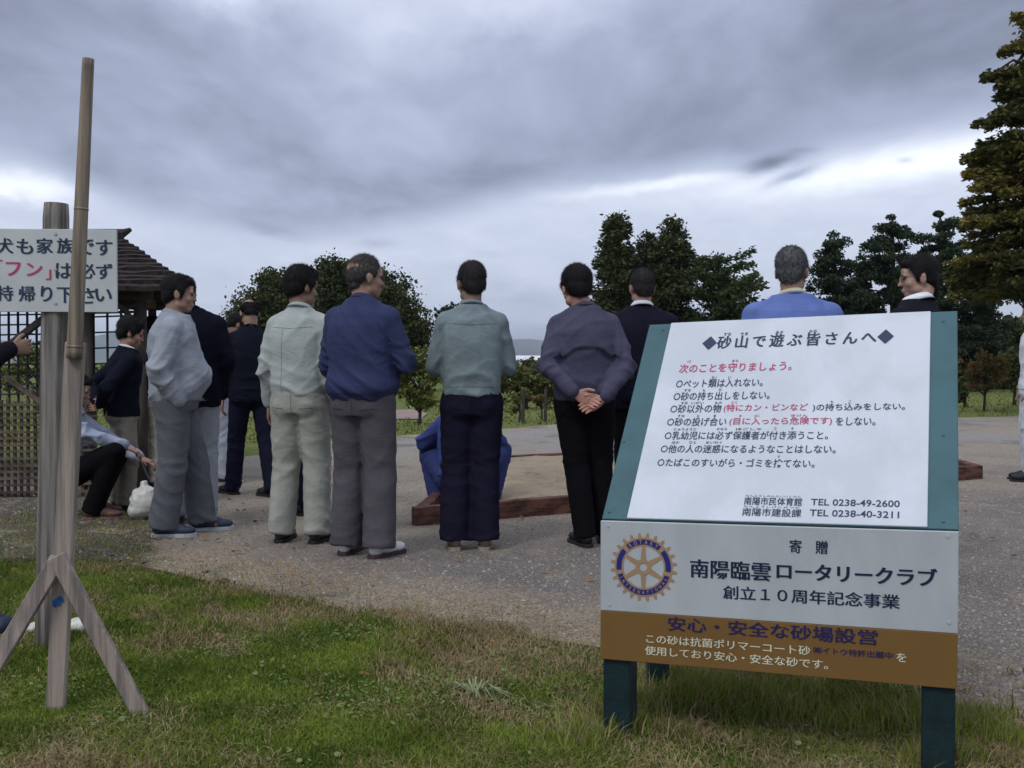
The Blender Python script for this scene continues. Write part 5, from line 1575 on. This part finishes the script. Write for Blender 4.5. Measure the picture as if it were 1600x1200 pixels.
# man in charcoal jacket with clasped hands
x, y = at_ground(913, 6.20)
person('man in charcoal caped jacket with hands clasped behind his back', x, y, RD(4), 1.675, 10, -14, (.40, .205, .155), 'thick', (.013, .010, .014), None,
       dict(col=(.062, .062, .100), hem=.895, gather=.010, amp=.012, sl=.070, cuff=.048, collar=.032, sh=.080, grow=.018, yoke=True), dict(col=(0.0068, 0.0062, 0.0081), hip=.104, knee=.080, hem=.072, amp=.008),
       dict(col=(.012, .012, .013)), ('back', 'back'), 1.0, 1.04, 0, .0, -.02, feet=((.00, -.03, 0), (.135, .10, 0)), foot_yaw=(16, -8), seed=15, vox=.008, headoff=(-.045, .01, -.02), hs=1.07)
# man in dark suit
x, y = at_ground(1003, 6.75)
person('man in dark navy suit with cropped hair left of the rules board', x, y, RD(-4), 1.71, 12, -4, (.34, .20, .155), 'short', (.022, .018, .02), (.055, .048, .05),
       dict(col=(0.0112, 0.0112, 0.0211), hem=.80, amp=.005, sl=.070, cuff=.045, collar=.026, sh=.080, grow=.012, seams=[[(0, 1.40), (0, 1.1), (0, .82)]]), dict(col=(0.0099, 0.0093, 0.0136)), dict(col=(.012, .012, .013)), ('down', 'down'), 1.08, 1.0, shirt=(.62, .64, .68), seed=16)
# grey haired man in blue shirt
x, y = at_ground(1237, 5.35)
person('grey haired man in bright blue work shirt behind the rules board', x, y, RD(-4), 1.69, -22, -2, (.30, .18, .13), 'short', (.060, .060, .065), (.19, .19, .20),
       dict(col=(.115, .165, .40), hem=.90, amp=.005, sl=.082, cuff=.05, collar=.022, sh=.086, grow=.016), dict(col=(.05, .07, .19)), dict(col=(.02, .02, .02)), ('pocket', 'pocket'), 1.20, 1.1, shirt=(.50, .47, .34), seed=17, face=True)
# man in glasses, profile to the left
x, y = at_ground(1432, 5.45)
person('man in dark suit and glasses turning his face to the left', x, y, RD(38), 1.67, 42, -8, (.36, .22, .17), 'short', (.010, .009, .010), None,
       dict(col=(0.0124, 0.0124, 0.0186), hem=.80, amp=.005, sl=.070, cuff=.045, collar=.026, sh=.078, grow=.010), dict(col=(0.0099, 0.0093, 0.0136)), dict(col=(.012, .012, .013)), ('down', 'down'), 1.0, 1.0, 0, .0, -.01, shirt=(.70, .72, .76), glasses=True, face=True, seed=18, vox=.006, headoff=(.02, -.01, 0), hs=.97)
# dark suit behind the grey work clothes
x, y = at_ground(298, 7.05)
person('man in black jacket and pale trousers half hidden behind the stout man in grey', x, y, RD(12), 1.71, 20, -10, SK_A, 'short', BLK, None,
       dict(col=(0.0062, 0.0068, 0.0136), hem=.80, amp=.006, sl=.074, cuff=.05, collar=.024, sh=.086, grow=.014), dict(col=(.28, .30, .33), hem=.078), dict(col=(.012, .012, .013)), ('down', (( .235, -.02, 1.12), (.17, .06, .88), (-.1, .1, -1), (-1, .1, 0), (0, 1, .1), .45)), 1.05, 1.0, 0, .02, -.03, seed=19, headoff=(-.05, 0, -.03))
# white shirted person beyond him
x, y = at_ground(342, 9.4)
person('stooping person in white shirt and pale blue trousers behind the black jacket', x, y, RD(-60), 1.55, 0, -35, SK_A, 'short', BLK, None,
       dict(col=(.42, .46, .50), hem=.90, gather=.01, amp=.010, sl=.060, cuff=.045, collar=.02, grow=.012), dict(col=(.33, .36, .42), hip=.10, knee=.085, hem=.08, amp=.014), dict(col=(.06, .06, .065), sole=(.35, .35, .35)), ('front', 'front'), .95, 1.0, 0, .16, -.05, seed=20)
# bald crowned dark figure
x, y = at_ground(392, 8.5)
person('stooping dark clothed man with bald crown, mid stride', x, y, RD(20), 1.62, 10, -42, SK_B, 'ring', (.012, .010, .012), None,
       dict(col=(0.0074, 0.0087, 0.0161), hem=.82, amp=.008, sl=.070, cuff=.05, collar=.02, grow=.012), dict(col=(0.0112, 0.0124, 0.0279), hip=.10, knee=.078, hem=.075, amp=.012), dict(col=(.014, .014, .016)), ('down', 'down'), .98, 1.0, 0, .07, -.05, feet=((-.14, .16, 0), (.16, -.14, 0)), foot_yaw=(30, 30), seed=21)
# dark trousered figure between the two
x, y = at_ground(468, 7.5)
person('dark clothed man hidden behind the man in pale workwear', x, y, RD(-55), 1.62, 0, -14, SK_A, 'short', BLK, None,
       dict(col=(0.0074, 0.0087, 0.0186), hem=.85, amp=.008, sl=.06, grow=.0), dict(col=(0.0087, 0.0099, 0.0248), hip=.095, knee=.07, hem=.062), dict(col=(.012, .012, .013)), ('front', 'front'), .88, .9, 0, .0, -.02, seed=22)
# young person in black vest
x, y = at_ground(190, 7.7)
person('dark haired person in black jacket and beige trousers by the hut', x, y, RD(-55), 1.41, -12, -18, (.33, .18, .13), 'thick', BLK, None,
       dict(col=(0.0074, 0.0087, 0.0161), hem=.85, amp=.008, sl=.070, cuff=.05, collar=.02, sh=.078, grow=.014), dict(col=(.23, .205, .165), hip=.094, knee=.088, hem=.08, amp=.012), dict(col=(.02, .018, .018)),
       (((-.24, -.20, 1.12), (-.06, -.20, .98), (.9, -.1, -.2), (0, -1, 0), (0, 0, 1), .5), ((.25, -.19, 1.11), (.08, -.20, .96), (-.9, -.1, -.2), (0, -1, 0), (0, 0, 1), .5)), 1.0, 1.05, 0, .06, -.03, shirt=(.60, .62, .66), seed=23, hs=1.12, face=True)
# beige figure behind the man in grey
x, y = at_ground(231, 9.1)
person('person in light beige work clothes behind the stout man in grey', x, y, RD(-30), 1.50, 0, -20, SK_A, 'short', BLK, None,
       dict(col=(.36, .36, .34), hem=.90, amp=.010, sl=.066, grow=.010), dict(col=(.34, .32, .27), hip=.10, knee=.085, hem=.08, amp=.014), dict(col=(.03, .03, .035)), ('front', 'front'), .98, 1.0, 0, .05, -.03, seed=24)
# figure at the right edge
x, y = at_ground(1616, 9.55)
person('person in white clothes and black shoes cut by the right picture edge', x, y, RD(70), 1.66, 0, -5, SK_A, 'short', BLK, None,
       dict(col=(.56, .58, .62), hem=.86, amp=.010, sl=.066, grow=.010), dict(col=(.50, .52, .56), hip=.105, knee=.09, hem=.085, amp=.014), dict(col=(.012, .012, .014)), ('down', 'down'), 1.0, 1.0, 0, .0, -.02, seed=25)
# figure at the left edge holding a small dark thing
x, y = at_ground(-98, 5.2)
person('person in black cut by the left picture edge, one hand raised forward', x, y, RD(-35), 1.66, -10, -5, SK_A, 'short', BLK, None,
       dict(col=(.010, .010, .013), hem=.82, amp=.008, sl=.072, cuff=.05, grow=.014), dict(col=(.014, .014, .018), hip=.105), dict(col=(.012, .012, .014)),
       ('down', ((.27, .06, 1.10), (.20, .27, 1.20), (-.05, 1, .15), (-1, 0, 0), (0, 0, 1), .7)), 1.0, 1.0, 0, .0, -.02, seed=26)

# crouching people
x, y = at_ground(722, 7.72)
person('man in blue overalls squatting at the sandbox, mostly hidden', x, y, RD(0), 1.66, 0, -30, SK_A, 'short', BLK, None,
       dict(col=(.038, .052, .180), hem=.90, amp=.012, sl=.075, cuff=.05, collar=.026, collar_col=(.45, .40, .32), sh=.084, grow=.016), dict(col=(.026, .036, .120), hip=.112, knee=.092, hem=.080, amp=.012), dict(col=(.30, .20, .13), sole=(.4, .36, .3)),
       (((-.31, .22, .50), (-.10, .42, .42), (.3, 1, -.4), (0, 0, -1), (1, 0, 0), .6), ((.28, .26, .50), (.10, .44, .42), (-.3, 1, -.4), (0, 0, -1), (-1, 0, 0), .6)), 1.0, 1.0, 0,
       bow=-.09, pelvis=(0, -.06, .27), neck=(0, .22, .74), feet=((-.19, .10, 0), (.22, .10, 0)), knees=((-.27, .30, .40), (.29, .30, .42)), foot_yaw=(25, -25), seed=27, group='people crouching')
x, y = at_ground(152, 7.35)
person('crouching person in white sleeves and black trousers holding tongs', x, y, RD(-82), 1.60, 0, -20, SK_B, 'short', BLK, None,
       dict(col=(.30, .34, .44), hem=.90, amp=.012, sl=.068, cuff=.048, collar=.02, sh=.080, grow=.014), dict(col=(0.0062, 0.0056, 0.0068), hip=.105, knee=.082, hem=.074, amp=.010), dict(col=(.10, .05, .045), sole=(.2, .1, .1)),
       (((-.20, .06, .56), (-.10, .28, .44), (.3, 1, -.4), (0, 0, -1), (1, 0, 0), .6), ((.19, -.04, .64), (.10, .22, .545), (-.1, .9, -.5), (0, -.3, -1), (-1, 0, 0), .8)), .88, .78, 0,
       bow=-.04, pelvis=(0, -.24, .33), neck=(0, -.17, .84), feet=((-.12, -.06, 0), (.14, 0, 0)), knees=((-.17, .12, .50), (.17, .16, .50)), seed=28, group='people crouching')
# tongs and the white plastic bag
G = Geo(); hx_, hy_ = x + .33 * .94, y - .05; hp0 = at(207, 700, y - .02); hp1 = at(232, 748, y)
tube(G, [hp0, hp0.lerp(hp1, .5) + Vector((.004, 0, .004)), hp1], [.006, .005, .004], 8); tube(G, [hp0 + Vector((.01, .02, 0)), hp1 + Vector((.006, 0, 0))], [.006, .004], 8)
tag(G.build('litter_tongs', mat('tongs', (.10, .11, .13), .35, .1, 9, metal=.6)), 'thin metal litter tongs held by the crouching person', 'tongs')
G = Geo(); bp = at_ground(226, 7.25); bc = Vector((bp[0], bp[1], 0))
ball(G, bc + Vector((0, 0, .125)), (.115, .10, .12)); ball(G, bc + Vector((-.03, 0, .07)), (.10, .10, .065)); ball(G, bc + Vector((-.01, 0, .225)), (.035, .035, .05))
me = remesh(G, 'plastic_bag', .008, 2); ripple(me, .010, [], 5, 1.0, 45); me.materials.append(mat('bag_white', (.52, .52, .46), .35, .10, 12, col2=(.60, .60, .56), spec=.5))
tag(link('plastic_bag', me), 'bulging white plastic bag on the ground below the litter tongs', 'bag')

# ================================================================== air
G = Geo(); box(G, (-6000, -80, -1.0), (6000, 9000, 240.0))
hz = D.materials.new('haze_air'); hz.use_nodes = True; hz.node_tree.nodes.clear(); h = N(hz.node_tree)
o_ = h.new('ShaderNodeOutputMaterial'); pv = h.new('ShaderNodeVolumePrincipled'); pv.inputs['Color'].default_value = (.80, .88, 1, 1); pv.inputs['Density'].default_value = .00016; pv.inputs['Anisotropy'].default_value = .1
h.link(pv.outputs[0], o_.inputs['Volume'])
hb_ = G.build('haze', hz); hb_['kind'] = 'stuff'; hb_['label'] = 'thin even haze in the air over the whole park'
